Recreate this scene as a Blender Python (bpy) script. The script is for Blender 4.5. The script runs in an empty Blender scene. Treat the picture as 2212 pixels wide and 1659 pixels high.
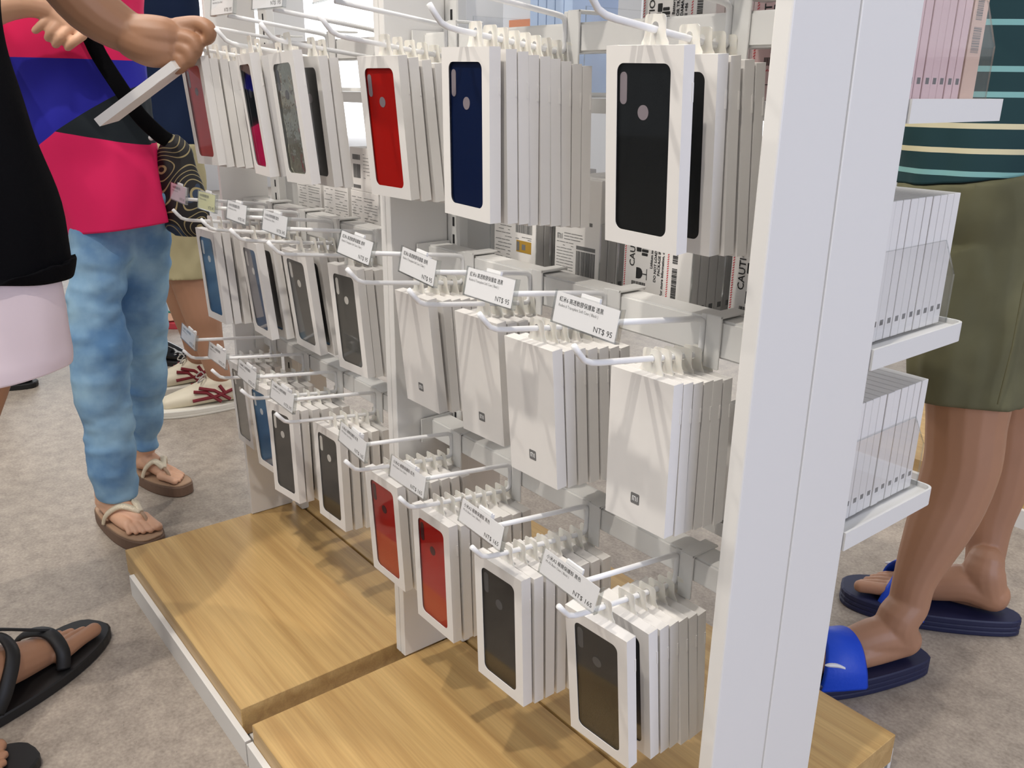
import bpy, bmesh, math, random
from mathutils import Vector, Matrix, noise
from mathutils.geometry import tessellate_polygon
random.seed(7)
C = bpy.context.scene.collection
scn = bpy.context.scene
PI = math.pi

# ---------------------------------------------------------------- camera
cam_d = bpy.data.cameras.new('camera')
cam = bpy.data.objects.new('camera', cam_d); C.objects.link(cam)
Rv, Uv, Fv = (0.62076659, 0.7839122, 0.01142407), (-0.26117724, 0.19303859, 0.94579202), (-0.73921262, 0.5900998, -0.32457193)
M = Matrix(((Rv[0], Uv[0], -Fv[0], 0), (Rv[1], Uv[1], -Fv[1], 0), (Rv[2], Uv[2], -Fv[2], 1.05), (0, 0, 0, 1)))
cam.matrix_world = M
cam_d.sensor_width = 36.0
cam_d.lens = 1878.366 / 2212 * 36.0
cam_d.clip_start = 0.02
scn.camera = cam

# ---------------------------------------------------------------- world, lights, exposure
w = bpy.data.worlds.new('world'); scn.world = w; w.use_nodes = True
w.node_tree.nodes['Background'].inputs[0].default_value = (0.93, 0.95, 1.0, 1)
w.node_tree.nodes['Background'].inputs[1].default_value = 0.31
scn.view_settings.view_transform = 'Standard'
scn.view_settings.look = 'None'
scn.view_settings.exposure = 0.11
scn.view_settings.gamma = 1.0
scn.view_settings.use_curve_mapping = False

def area(name, loc, target, size, energy, col, sy=None):
    d = bpy.data.lights.new(name, 'AREA'); d.energy = energy; d.color = col; d.size = size
    if sy: d.shape = 'RECTANGLE'; d.size_y = sy
    o = bpy.data.objects.new(name, d); C.objects.link(o); o.location = loc
    o.rotation_euler = (Vector(target) - Vector(loc)).to_track_quat('-Z', 'Y').to_euler()
    return o
def spot(name, loc, target, energy, col, ang, r=0.03):
    d = bpy.data.lights.new(name, 'SPOT'); d.energy = energy; d.color = col; d.spot_size = math.radians(ang)
    d.spot_blend = 1.0; d.shadow_soft_size = r
    o = bpy.data.objects.new(name, d); C.objects.link(o); o.location = loc
    o.rotation_euler = (Vector(target) - Vector(loc)).to_track_quat('-Z', 'Y').to_euler()
    return o
WARM = (1.0, 0.93, 0.84)
# track spots over the aisle in front of the display
spot('track_spot', (-0.25, -0.35, 2.9), (-0.6, 0.6, 0.6), 84, WARM, 105)
spot('track_spot', (-1.25, -0.35, 2.9), (-1.1, 0.6, 0.6), 84, WARM, 105)
spot('track_spot', (-2.30, -0.35, 2.9), (-1.7, 0.6, 0.6), 60, WARM, 105)
# ceiling panels
area('ceiling_panel', (-1.2, -1.8, 3.0), (-1.2, -1.8, 0), 1.2, 34, (1.0, 0.96, 0.9))
area('ceiling_panel', (-3.2, 0.6, 3.0), (-3.2, 0.6, 0), 1.2, 34, (1.0, 0.97, 0.93))
area('ceiling_panel', (-0.6, 2.4, 3.0), (-0.6, 2.4, 0), 1.2, 36, (1.0, 0.97, 0.93))
# daylight through the shop front on the right
area('shopfront_daylight', (3.2, 0.9, 1.7), (0, 0.9, 0.9), 2.4, 70, (0.74, 0.79, 1.0), 2.0)

# ---------------------------------------------------------------- materials
MATS = {}
def mat(name, col, rough=0.5, metal=0.0, spec=0.5, emit=None, bump=None, noise_amt=0.0, noise_scale=20, sheen=0, transl=0):
    if name in MATS: return MATS[name]
    m = bpy.data.materials.new(name); m.use_nodes = True
    nt = m.node_tree; b = nt.nodes['Principled BSDF']
    b.inputs['Base Color'].default_value = (*col, 1); b.inputs['Roughness'].default_value = rough
    b.inputs['Metallic'].default_value = metal; b.inputs['Specular IOR Level'].default_value = spec
    if transl: b.inputs['Subsurface Weight'].default_value = transl; b.inputs['Subsurface Radius'].default_value = (0.01, 0.008, 0.006)
    if emit:
        b.inputs['Emission Color'].default_value = (*col, 1); b.inputs['Emission Strength'].default_value = emit
    tc = nt.nodes.new('ShaderNodeTexCoord')
    if noise_amt:
        n = nt.nodes.new('ShaderNodeTexNoise'); n.inputs['Scale'].default_value = noise_scale; n.inputs['Detail'].default_value = 6
        nt.links.new(tc.outputs['Object'], n.inputs['Vector'])
        mr = nt.nodes.new('ShaderNodeMapRange'); mr.inputs['To Min'].default_value = 1 - noise_amt; mr.inputs['To Max'].default_value = 1 + noise_amt
        nt.links.new(n.outputs['Fac'], mr.inputs['Value'])
        vm = nt.nodes.new('ShaderNodeVectorMath'); vm.operation = 'SCALE'; vm.inputs[0].default_value = col
        nt.links.new(mr.outputs[0], vm.inputs['Scale']); nt.links.new(vm.outputs[0], b.inputs['Base Color'])
    if bump:
        n2 = nt.nodes.new('ShaderNodeTexNoise'); n2.inputs['Scale'].default_value = bump[0]; n2.inputs['Detail'].default_value = 4
        nt.links.new(tc.outputs['Object'], n2.inputs['Vector'])
        bp = nt.nodes.new('ShaderNodeBump'); bp.inputs['Strength'].default_value = bump[1]; bp.inputs['Distance'].default_value = bump[2]
        nt.links.new(n2.outputs['Fac'], bp.inputs['Height']); nt.links.new(bp.outputs[0], b.inputs['Normal'])
    MATS[name] = m; return m
def clear(name, tint=(1, 1, 1), base=0.06, rough=0.03, fres=True, ior=1.45, amt=1.0):
    m = bpy.data.materials.new(name); m.use_nodes = True; nt = m.node_tree; nt.nodes.clear()
    out = nt.nodes.new('ShaderNodeOutputMaterial'); mx = nt.nodes.new('ShaderNodeMixShader')
    tr = nt.nodes.new('ShaderNodeBsdfTransparent'); tr.inputs[0].default_value = (*tint, 1)
    gl = nt.nodes.new('ShaderNodeBsdfGlossy'); gl.inputs['Roughness'].default_value = rough
    lw = nt.nodes.new('ShaderNodeLayerWeight'); lw.inputs[0].default_value = 0.5
    fr = nt.nodes.new('ShaderNodeMath'); fr.operation = 'POWER'; fr.inputs[1].default_value = 4.5; nt.links.new(lw.outputs['Facing'], fr.inputs[0])
    mth = nt.nodes.new('ShaderNodeMath'); mth.operation = 'MULTIPLY_ADD'; mth.inputs[1].default_value = amt; mth.inputs[2].default_value = base
    nt.links.new(fr.outputs[0], mth.inputs[0]); nt.links.new(mth.outputs[0], mx.inputs[0])
    nt.links.new(tr.outputs[0], mx.inputs[1]); nt.links.new(gl.outputs[0], mx.inputs[2]); nt.links.new(mx.outputs[0], out.inputs[0])
    return m
def s2l(r, g, b): return tuple(((c/255)/12.92 if c/255 <= 0.04045 else ((c/255+0.055)/1.055)**2.4) for c in (r, g, b))

M_metal = mat('white_coated_metal', (0.76, 0.755, 0.735), 0.42, bump=(900, 0.05, 0.0002))
M_panel = mat('white_panel', (0.78, 0.77, 0.75), 0.45, noise_amt=0.02, noise_scale=3)
M_panel_edge = mat('cream_panel_edge', (0.74, 0.71, 0.62), 0.5)
M_wire = mat('white_wire_coating', (0.84, 0.84, 0.84), 0.35)
M_carton = mat('white_carton', (0.80, 0.78, 0.755), 0.5, noise_amt=0.015, noise_scale=60)
M_cartonR = mat('kraft_edge', (0.45, 0.34, 0.24), 0.8)
M_tab = mat('milky_plastic', (0.82, 0.80, 0.74), 0.3, transl=0.25)
M_slot = mat('slot_dark', (0.01, 0.01, 0.012), 0.8)
M_badge = mat('grey_badge', s2l(112, 112, 112), 0.5)
M_logo = mat('logo_white', (0.8, 0.8, 0.8), 0.5)
M_ink = mat('black_ink', (0.02, 0.02, 0.02), 0.6)
M_ink2 = mat('grey_ink', (0.16, 0.16, 0.16), 0.6)
M_paper = mat('white_paper', (0.86, 0.86, 0.87), 0.6)
M_paperP = mat('pink_paper', (0.80, 0.58, 0.66), 0.6)
M_paperY = mat('yellow_paper', (0.85, 0.86, 0.50), 0.6)
M_red = mat('red_ink', s2l(205, 70, 80), 0.6)
M_gold = mat('gold_sticker', s2l(190, 150, 60), 0.35, 0.3)
M_film = clear('window_film', base=0.015, rough=0.04, amt=0.9)
M_acr = clear('clear_acrylic', tint=(0.99, 0.99, 0.99), base=0.03, amt=0.8)
M_acrE = clear('acrylic_edge', tint=(0.90, 0.92, 0.92), base=0.22, rough=0.15, amt=0.8)
CASE = {'black': mat('case_black', s2l(14, 18, 20), 0.35), 'navy': mat('case_navy', s2l(10, 26, 62), 0.35),
        'red': mat('case_red', s2l(176, 22, 16), 0.4), 'smoke': mat('case_smoke', s2l(74, 74, 70), 0.3),
        'blue': mat('case_blue', s2l(34, 74, 112), 0.35), 'grey': mat('case_grey', s2l(96, 90, 96), 0.3),
        'mirror': mat('case_mirror', s2l(206, 208, 190), 0.05, 1.0, bump=(14, 0.9, 0.01)),
        'darkmirror': mat('case_dark_mirror', s2l(120, 112, 118), 0.08, 1.0, bump=(9, 0.3, 0.006)),
        'redmirror': mat('case_red_mirror', s2l(214, 26, 18), 0.2, 0.35, bump=(9, 0.4, 0.006))}
for _k in ('black', 'navy', 'red', 'smoke', 'blue', 'grey'): CASE[_k].node_tree.nodes['Principled BSDF'].inputs['Specular IOR Level'].default_value = 0.2
M_cutG = mat('cutout_grey', s2l(142, 132, 138), 0.5)
M_cutD = mat('cutout_dark', s2l(70, 12, 18), 0.5)
M_cutW = mat('cutout_white', s2l(214, 212, 206), 0.5)
M_cutK = mat('cutout_black', s2l(62, 66, 70), 0.4)

def wood_mat():
    m = bpy.data.materials.new('oak_laminate'); m.use_nodes = True; nt = m.node_tree; b = nt.nodes['Principled BSDF']
    tc = nt.nodes.new('ShaderNodeTexCoord'); mp = nt.nodes.new('ShaderNodeMapping'); mp.inputs['Scale'].default_value = (1.4, 38, 38)
    nt.links.new(tc.outputs['Object'], mp.inputs['Vector'])
    n = nt.nodes.new('ShaderNodeTexNoise'); n.inputs['Scale'].default_value = 1.0; n.inputs['Detail'].default_value = 5; n.inputs['Distortion'].default_value = 0.6
    nt.links.new(mp.outputs[0], n.inputs['Vector'])
    mp2 = nt.nodes.new('ShaderNodeMapping'); mp2.inputs['Scale'].default_value = (9, 300, 300); nt.links.new(tc.outputs['Object'], mp2.inputs['Vector'])
    n2 = nt.nodes.new('ShaderNodeTexNoise'); n2.inputs['Scale'].default_value = 1.0; n2.inputs['Detail'].default_value = 3; nt.links.new(mp2.outputs[0], n2.inputs['Vector'])
    cr = nt.nodes.new('ShaderNodeValToRGB'); cr.color_ramp.elements[0].position = 0.34; cr.color_ramp.elements[0].color = (*s2l(180, 144, 90), 1)
    cr.color_ramp.elements[1].position = 0.68; cr.color_ramp.elements[1].color = (*s2l(206, 172, 114), 1)
    nt.links.new(n.outputs['Fac'], cr.inputs[0])
    mr = nt.nodes.new('ShaderNodeMapRange'); mr.inputs['From Min'].default_value = 0.3; mr.inputs['From Max'].default_value = 0.7
    mr.inputs['To Min'].default_value = 0.9; mr.inputs['To Max'].default_value = 1.05; nt.links.new(n2.outputs['Fac'], mr.inputs[0])
    vm = nt.nodes.new('ShaderNodeVectorMath'); vm.operation = 'SCALE'; nt.links.new(cr.outputs[0], vm.inputs[0]); nt.links.new(mr.outputs[0], vm.inputs['Scale'])
    nt.links.new(vm.outputs[0], b.inputs['Base Color']); b.inputs['Roughness'].default_value = 0.38
    return m
M_wood = wood_mat()
def floor_mat():
    m = bpy.data.materials.new('grey_vinyl_floor'); m.use_nodes = True; nt = m.node_tree; b = nt.nodes['Principled BSDF']
    tc = nt.nodes.new('ShaderNodeTexCoord')
    n = nt.nodes.new('ShaderNodeTexNoise'); n.inputs['Scale'].default_value = 22; n.inputs['Detail'].default_value = 8; n.inputs['Roughness'].default_value = 0.7
    n2 = nt.nodes.new('ShaderNodeTexNoise'); n2.inputs['Scale'].default_value = 160; n2.inputs['Detail'].default_value = 4
    v = nt.nodes.new('ShaderNodeTexVoronoi'); v.inputs['Scale'].default_value = 70
    for q in (n, n2, v): nt.links.new(tc.outputs['Object'], q.inputs['Vector'])
    cr = nt.nodes.new('ShaderNodeValToRGB'); cr.color_ramp.elements[0].position = 0.32; cr.color_ramp.elements[0].color = (*s2l(128, 118, 108), 1)
    cr.color_ramp.elements[1].position = 0.7; cr.color_ramp.elements[1].color = (*s2l(184, 172, 158), 1)
    mx = nt.nodes.new('ShaderNodeMath'); mx.operation = 'MULTIPLY_ADD'; mx.inputs[1].default_value = 0.4; nt.links.new(n2.outputs['Fac'], mx.inputs[0])
    m3 = nt.nodes.new('ShaderNodeMath'); m3.operation = 'MULTIPLY'; m3.inputs[1].default_value = 0.6; nt.links.new(n.outputs['Fac'], m3.inputs[0]); nt.links.new(m3.outputs[0], mx.inputs[2])
    nt.links.new(mx.outputs[0], cr.inputs[0])
    lt = nt.nodes.new('ShaderNodeMath'); lt.operation = 'LESS_THAN'; lt.inputs[1].default_value = 0.045; nt.links.new(v.outputs['Distance'], lt.inputs[0])
    mix = nt.nodes.new('ShaderNodeMixRGB'); mix.inputs[2].default_value = (*s2l(80, 74, 72), 1)
    nt.links.new(lt.outputs[0], mix.inputs[0]); nt.links.new(cr.outputs[0], mix.inputs[1]); nt.links.new(mix.outputs[0], b.inputs['Base Color'])
    b.inputs['Roughness'].default_value = 0.45; b.inputs['Specular IOR Level'].default_value = 0.35
    return m

# ---------------------------------------------------------------- helpers
def obj(name, bm, m, parent=None, smooth=False, off=None):
    me = bpy.data.meshes.new(name)
    if off is not None: bmesh.ops.translate(bm, verts=bm.verts, vec=Vector(off))
    if smooth:
        for f in bm.faces: f.smooth = True
    bm.to_mesh(me); bm.free()
    for q in (m if isinstance(m, (list, tuple)) else [m]): me.materials.append(q)
    o = bpy.data.objects.new(name, me); C.objects.link(o)
    if parent is not None: o.parent = parent
    return o
def thing(name, label, cat, loc=(0, 0, 0), group=None):
    o = bpy.data.objects.new(name, None); C.objects.link(o); o.location = loc; o.empty_display_size = 0.02
    o['label'] = label; o['category'] = cat
    if group: o['group'] = group
    return o
def tag(o, label, cat, group=None):
    o['label'] = label; o['category'] = cat
    if group: o['group'] = group
    return o
def structure(o): o['kind'] = 'structure'; return o
def loc_of(p): return Vector(p.location) if p is not None else Vector((0, 0, 0))
def bx(bm, x0, x1, y0, y1, z0, z1, mi=0):
    vs = [bm.verts.new(p) for p in ((x0,y0,z0),(x1,y0,z0),(x1,y1,z0),(x0,y1,z0),(x0,y0,z1),(x1,y0,z1),(x1,y1,z1),(x0,y1,z1))]
    for f in ((3,2,1,0),(4,5,6,7),(0,1,5,4),(1,2,6,5),(2,3,7,6),(3,0,4,7)):
        bm.faces.new([vs[i] for i in f]).material_index = mi
def box(name, dims, m, parent=None, bevel=0.0, seg=2, w=True):
    """box in world coordinates, stored relative to the parent's base"""
    bm = bmesh.new(); bx(bm, *dims)
    if bevel: bmesh.ops.bevel(bm, geom=bm.edges, offset=bevel, segments=seg, affect='EDGES', profile=0.5)
    off = -loc_of(parent) if (w and parent is not None) else (0, 0, 0)
    return obj(name, bm, m, parent, off=off)
def rrect(x0, x1, z0, z1, r, n=6):
    pts = []
    for cx, cz, a0 in ((x1-r, z1-r, 0), (x0+r, z1-r, 90), (x0+r, z0+r, 180), (x1-r, z0+r, 270)):
        for i in range(n+1):
            a = math.radians(a0 + 90*i/n); pts.append((cx + r*math.cos(a), cz + r*math.sin(a)))
    return pts
def circ(cx, cz, r, n=20): return [(cx + r*math.cos(2*PI*i/n), cz + r*math.sin(2*PI*i/n)) for i in range(n)]
def plate(bm, loops, y0, y1, mi=0, side_mi=None):
    """flat plate in the XZ plane between y0 (front) and y1, loops[0] outer, rest holes"""
    vecs = [[Vector((p[0], p[1], 0)) for p in L] for L in loops]
    tris = tessellate_polygon(vecs)
    flat = [p for L in loops for p in L]
    A = [bm.verts.new((p[0], y0, p[1])) for p in flat]; B = [bm.verts.new((p[0], y1, p[1])) for p in flat]
    for t in tris:
        try:
            bm.faces.new([A[i] for i in t]).material_index = mi; bm.faces.new([B[i] for i in reversed(t)]).material_index = mi
        except ValueError: pass
    k = 0
    for L in loops:
        n = len(L)
        for i in range(n):
            a, b = k+i, k+(i+1) % n
            bm.faces.new((A[a], A[b], B[b], B[a])).material_index = mi if side_mi is None else side_mi
        k += n
    bmesh.ops.recalc_face_normals(bm, faces=bm.faces)
def tube(bm, pts, rad, n=10, cap=True):
    pts = [Vector(p) for p in pts]; rads = rad if isinstance(rad, (list, tuple)) else [rad]*len(pts)
    rings = []; prev = None
    for i, p in enumerate(pts):
        t = (pts[min(i+1, len(pts)-1)] - pts[max(i-1, 0)]).normalized()
        if prev is None:
            u = t.cross(Vector((0, 0, 1)));
            if u.length < 0.2: u = t.cross(Vector((1, 0, 0)))
            u.normalize()
        else: u = (prev - t*prev.dot(t)).normalized()
        prev = u; v = t.cross(u)
        rings.append([bm.verts.new(p + (u*math.cos(2*PI*k/n) + v*math.sin(2*PI*k/n))*rads[i]) for k in range(n)])
    for a, b in zip(rings, rings[1:]):
        for k in range(n): bm.faces.new((a[k], a[(k+1) % n], b[(k+1) % n], b[k]))
    if cap: bm.faces.new(rings[0][::-1]); bm.faces.new(rings[-1])
def bezier(pts, n=8):
    """Catmull-Rom resample"""
    P = [Vector(p) for p in pts]; out = []
    for i in range(len(P)-1):
        p0, p1, p2, p3 = P[max(i-1, 0)], P[i], P[i+1], P[min(i+2, len(P)-1)]
        for k in range(n):
            t = k/n
            out.append(0.5*((2*p1) + (p2-p0)*t + (2*p0-5*p1+4*p2-p3)*t*t + (3*p1-p0-3*p2+p3)*t**3))
    out.append(P[-1]); return out
def text_mesh(name, body, size, m, parent, loc, rot, align='LEFT', weight=0.0, sx=1.0):
    cu = bpy.data.curves.new(name, 'FONT'); cu.body = body; cu.size = size; cu.align_x = align; cu.resolution_u = 2; cu.offset = weight
    t = bpy.data.objects.new(name, cu); C.objects.link(t)
    bpy.context.view_layer.update()
    me = bpy.data.meshes.new_from_object(t.evaluated_get(bpy.context.evaluated_depsgraph_get()))
    C.objects.unlink(t); bpy.data.objects.remove(t)
    me.materials.clear(); me.materials.append(m)
    o = bpy.data.objects.new(name, me); C.objects.link(o); o.parent = parent
    o.location = loc; o.rotation_euler = rot; o.scale = (sx, 1, 1)
    return o
def copy_tree(o, parent=None):
    c = o.copy(); C.objects.link(c); c.parent = parent
    for ch in list(o.children): copy_tree(ch, c)
    return c
ORD = ['front', 'second', 'third', 'fourth', 'fifth', 'sixth', 'seventh', 'eighth', 'ninth', 'tenth', 'eleventh', 'twelfth', 'thirteenth', 'fourteenth', 'fifteenth', 'sixteenth', 'seventeenth']

# ---------------------------------------------------------------- the setting
bm = bmesh.new(); bx(bm, -9, 4, -4, 6.5, -0.05, 0.0)
structure(obj('floor', bm, floor_mat()))
M_wall = mat('shop_wall', (0.80, 0.80, 0.80), 0.6)
bm = bmesh.new(); bx(bm, -9, 4, 6.5, 6.6, -0.05, 3.1); structure(obj('wall_back', bm, M_wall))
bm = bmesh.new(); bx(bm, -9.1, -9, -4, 6.5, -0.05, 3.1); structure(obj('wall_left', bm, M_wall))
M_day = mat('daylight_glass', (0.95, 0.97, 1.0), 0.2, emit=2.2)
bm = bmesh.new(); bx(bm, -8.4, -3.4, 6.44, 6.5, 0.5, 2.8); structure(obj('window_1', bm, M_day))
bm = bmesh.new(); bx(bm, -9.0, -8.95, 0.8, 5.5, 0.5, 2.8); structure(obj('window_2', bm, M_day))
bm = bmesh.new()
for x in (-8.4, -6.75, -5.1, -3.45): bx(bm, x-0.03, x+0.03, 6.40, 6.44, 0.5, 2.8)
for z in (0.5, 2.8): bx(bm, -8.43, -3.37, 6.40, 6.44, z-0.03, z+0.03)
structure(obj('trim_1', bm, M_metal))

# ---------------------------------------------------------------- oak plinths
def plinth(x0, x1, y0, y1, label, kick_front, x_kick):
    t = thing('display_plinth', label, 'plinth', ((x0+x1)/2, (y0+y1)/2, 0), 'oak plinths under the display')
    box('wood_top', (x0, x1, y0, y1, 0.03, 0.084), M_wood, t, bevel=0.001, seg=1)
    bm = bmesh.new(); k0, k1 = x_kick
    if kick_front < y0: bx(bm, k0, k1, kick_front, y0-0.0005, 0.0, 0.049)
    else: bx(bm, k0, k1, y1+0.0005, kick_front, 0.0, 0.049)
    bx(bm, k0, k1, y0+0.01, y1-0.01, 0.0, 0.029)
    obj('kickboard', bm, M_metal, t, off=-t.location)
    return t
plinth(-1.1375, -0.493, 0.387, 0.783, 'oak laminate plinth in front nearest the camera, under the red and black case boxes', 0.3765, (-1.141, -0.495))
plinth(-1.829, -1.183, 0.387, 0.783, 'oak laminate plinth in front farther off, beside the woman in flip-flops', 0.3765, (-1.777, -1.147))
plinth(-1.1375, -0.496, 0.788, 1.183, 'oak laminate plinth behind the end post, beside the blue slides', 1.1935, (-1.13, -0.50))
plinth(-1.829, -1.183, 0.788, 1.183, 'oak laminate plinth on the far side at the back of the display', 1.1935, (-1.777, -1.19))

# ---------------------------------------------------------------- gondola frame
g = thing('display_gondola', 'white double-sided shop display frame with end post, dividers and crossbars', 'display stand', (-1.15, 0.78, 0))
HT = 1.62
o = box('end_post', (-0.491, -0.472, 0.672, 0.773, 0.085, HT), [M_panel], g, bevel=0.002, seg=2)
o = box('end_post', (-0.491, -0.472, 0.7755, 0.8835, 0.085, HT), [M_panel], g, bevel=0.002, seg=2)
box('post_core', (-0.489, -0.474, 0.7732, 0.7753, 0.085, HT-0.01), M_panel_edge, g)
for (a, b) in ((-1.167, -1.1533), (-1.1518, -1.138), (-1.831, -1.8195)):
    box('side_panel', (a, b, 0.672, 0.7745, 0.085 if b > -1.17 else 0.085, HT), M_panel, g, bevel=0.001, seg=1)
    box('side_panel', (a, b, 0.795, 0.8835, 0.085, HT), M_panel, g, bevel=0.001, seg=1)
for xc in (-1.1525, -0.512, -1.79):
    wd = 0.044 if xc == -1.1525 else 0.020
    u = box('upright', (xc-wd, xc+wd, 0.776, 0.794, 0.085, HT), M_metal, g, bevel=0.002, seg=1)
    bm = bmesh.new(); z = 0.14
    while z < HT-0.05:
        for sx in ((-1, 1) if wd > 0.03 else (1,)):
            xs = xc + sx*0.030 if wd > 0.03 else xc + (0.006 if xc < -1.5 else -0.012)
            bx(bm, xs-0.0022, xs+0.0022, 0.7752, 0.776, z, z+0.014)
        z += 0.027
    obj('slots', bm, M_slot, u, off=-g.location)
RAILS = {}
for row, (z0, z1) in {0: (1.411, 1.444), 1: (1.087, 1.120), 2: (0.773, 0.8155), 3: (0.493, 0.5265)}.items():  # topmost pair is out of view, added to carry the shading row
    for (x0, x1) in ((-1.135, -0.4935), (-1.8175, -1.170)):
        bm = bmesh.new(); bx(bm, x0, x1, 0.735, 0.772, z0, z1)
        bmesh.ops.bevel(bm, geom=bm.edges, offset=0.0025, segments=2, affect='EDGES')
        for xe in (x0, x1-0.003): bx(bm, xe, xe+0.003, 0.715, 0.775, z0-0.004, z1+0.003)
        obj('crossbar', bm, M_metal, g, off=-g.location)
# ---------------------------------------------------------------- hooks
ZJ = {0: 1.412, 1: 1.088, 2: 0.773, 3: 0.481}
def wz(row, y): return ZJ[row] + 0.125*(0.735-y)
HOOKS = {  # key: row, x, where it is
 'r1h1': (1, -0.585, 'top row, nearest the end post'), 'r1h2': (1, -0.824, 'top row, second from the end post'),
 'r1h3': (1, -1.071, 'top row, beside the middle divider'), 'r1h4': (1, -1.255, 'top row, first beyond the middle divider'),
 'r1h5': (1, -1.425, 'top row, second beyond the middle divider'), 'r1h6': (1, -1.634, 'top row, farthest, under the reaching hand'),
 'r0h1': (0, -0.60, 'topmost row, nearest the end post'), 'r0h2': (0, -0.78, 'topmost row, second from the end post'), 'r0h3': (0, -0.96, 'topmost row, third from the end post'),  # topmost row is unseen, added so the crossbar below falls into shade
 'r0h4': (0, -1.28, 'topmost row, first beyond the middle divider'), 'r0h5': (0, -1.46, 'topmost row, second beyond the middle divider'), 'r0h6': (0, -1.64, 'topmost row, farthest from the camera'),
 'r2h1': (2, -0.585, 'middle row, nearest the end post'), 'r2h2': (2, -0.737, 'middle row, second from the end post'),
 'r2h3': (2, -0.880, 'middle row, third from the end post'), 'r2h4': (2, -1.0345, 'middle row, beside the middle divider'),
 'r2h5': (2, -1.290, 'middle row, first beyond the middle divider'), 'r2h6': (2, -1.443, 'middle row, second beyond the middle divider'),
 'r2h7': (2, -1.582, 'middle row, third beyond the middle divider'), 'r2h8': (2, -1.733, 'middle row, farthest from the camera'),
 'r3h1': (3, -0.594, 'bottom row, nearest the end post'), 'r3h2': (3, -0.752, 'bottom row, second from the end post'),
 'r3h3': (3, -0.918, 'bottom row, third from the end post'), 'r3h4': (3, -1.070, 'bottom row, beside the middle divider'),
 'r3h5': (3, -1.314, 'bottom row, first beyond the middle divider'), 'r3h6': (3, -1.463, 'bottom row, second beyond the middle divider'),
 'r3h7': (3, -1.608, 'bottom row, third beyond the middle divider'), 'r3h8': (3, -1.769, 'bottom row, farthest from the camera')}
def wire_mesh():
    # local: origin at the rail face, height of the lower wire joint
    bm = bmesh.new(); s = 0.125; k = 0.0405
    low = [(0, -0.160, 0.044-0.013), (0, -0.167, 0.026), (0, -0.160, 0.0205)]
    pts = [(0, -0.1935, 0.0435), (0, -0.186, 0.034), (0, -0.179, 0.0262), (0, -0.170, 0.0222), (0, -0.158, 0.01985), (0, -0.10, 0.0125), (0, -0.02, 0.0025),
           (0, -0.010, 0.0018), (0, -0.0055, 0.0045), (0, -0.004, 0.010), (0, -0.004, 0.033), (0, -0.0055, 0.0385), (0, -0.010, 0.0412), (0, -0.02, k+0.0025), (0, -0.10, k+0.0125), (0, -0.172, k+0.0215)]
    tube(bm, pts, 0.0033, n=10)
    return bm
def bracket_mesh():
    bm = bmesh.new()
    bx(bm, 0.0035, 0.024, -0.004, -0.001, -0.012, 0.0475); bx(bm, 0.0035, 0.024, -0.004, 0.042, 0.0445, 0.0475)
    bx(bm, -0.004, 0.0036, -0.0032, -0.001, -0.008, 0.0465)
    bmesh.ops.bevel(bm, geom=bm.edges, offset=0.0008, segments=1, affect='EDGES'); return bm
hook0 = thing('peg_hook', 'x', 'hook', (0, 0, 0), 'white wire hooks on the crossbars')
obj('wire', wire_mesh(), M_wire, hook0, smooth=True)
obj('bracket', bracket_mesh(), M_metal, hook0)
for i, (k, (row, x, where)) in enumerate(HOOKS.items()):
    h = hook0 if i == 0 else copy_tree(hook0)
    h.location = (x, 0.735, ZJ[row] + (-0.002 if row == 1 else 0)); h['label'] = 'white wire hook with upturned tip, ' + where

# ---------------------------------------------------------------- hanging boxes
T = 0.0146
def shell(bm, W, H, hole):
    t = 0.0006; loops = [[(-W/2, 0), (-W/2, -H), (W/2, -H), (W/2, 0)]]
    if hole: loops.append(rrect(-W*0.35, W*0.35, -H*0.922, -H*0.082, W*0.085, 6))
    plate(bm, loops, 0.0, t)
    bx(bm, -W/2, -W/2+t, t, T, -H, 0); bx(bm, W/2-t, W/2, t, T, -H, 0)
    bx(bm, -W/2+t, W/2-t, T-t, T, -H, 0); bx(bm, -W/2+t, W/2-t, t, T-t, -H, -H+t)
    # top flap tucked in a little lower, with its dark seam at the end
    bx(bm, -W/2+t, W/2-t, t, T-t, -t-0.0004, -0.0004)
    bx(bm, W/2, W/2+0.0007, T-0.0024, T-0.0004, -H*0.26, -H*0.17)
def tab_mesh():
    bm = bmesh.new()
    o = [(-0.0175, -0.008), (0.0175, -0.008), (0.0165, 0.002), (0.0138, 0.006), (0.0128, 0.010)]
    o += [(0.0128-0.004+0.004*math.cos(a), 0.022+0.004*math.sin(a)) for a in (0, 0.5, 1.05, PI/2)]
    o += [(-p[0], p[1]) for p in reversed(o[5:])] + [(-0.0128, 0.010), (-0.0138, 0.006), (-0.0165, 0.002)]
    plate(bm, [o, circ(0, 0.0155, 0.0042, 16)], T, T+0.0006); return bm
def mi_logo(bm, cx, cz, s, y0, y1):
    """the small 'mi' word mark: an arched m and a bar"""
    def r(x0, x1, z0, z1): bx(bm, cx+x0*s, cx+x1*s, y0, y1, cz+z0*s, cz+z1*s)
    w = 0.115
    r(-0.5, -0.5+w, -0.36, 0.36); r(-0.25, -0.25+w, -0.36, 0.14)
    r(0.385, 0.5, -0.36, 0.36)
    pts = [(-0.5+w, 0.36), (0.0, 0.36)] + [(0.0+0.2*math.sin(a), 0.16+0.2*math.cos(a)) for a in (0.4, 0.8, 1.2, PI/2)] + [(0.2, -0.36), (0.2-w, -0.36), (0.2-w, 0.14)] + [(0.0+0.085*math.sin(a), 0.155+0.085*math.cos(a)) for a in (1.2, 0.8, 0.4, 0)] + [(-0.5+w, 0.24)]
    plate(bm, [[(cx+p[0]*s, cz+p[1]*s) for p in pts]], y0, y1)
WW, WH, MW, MH = 0.095, 0.185, 0.087, 0.172
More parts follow.
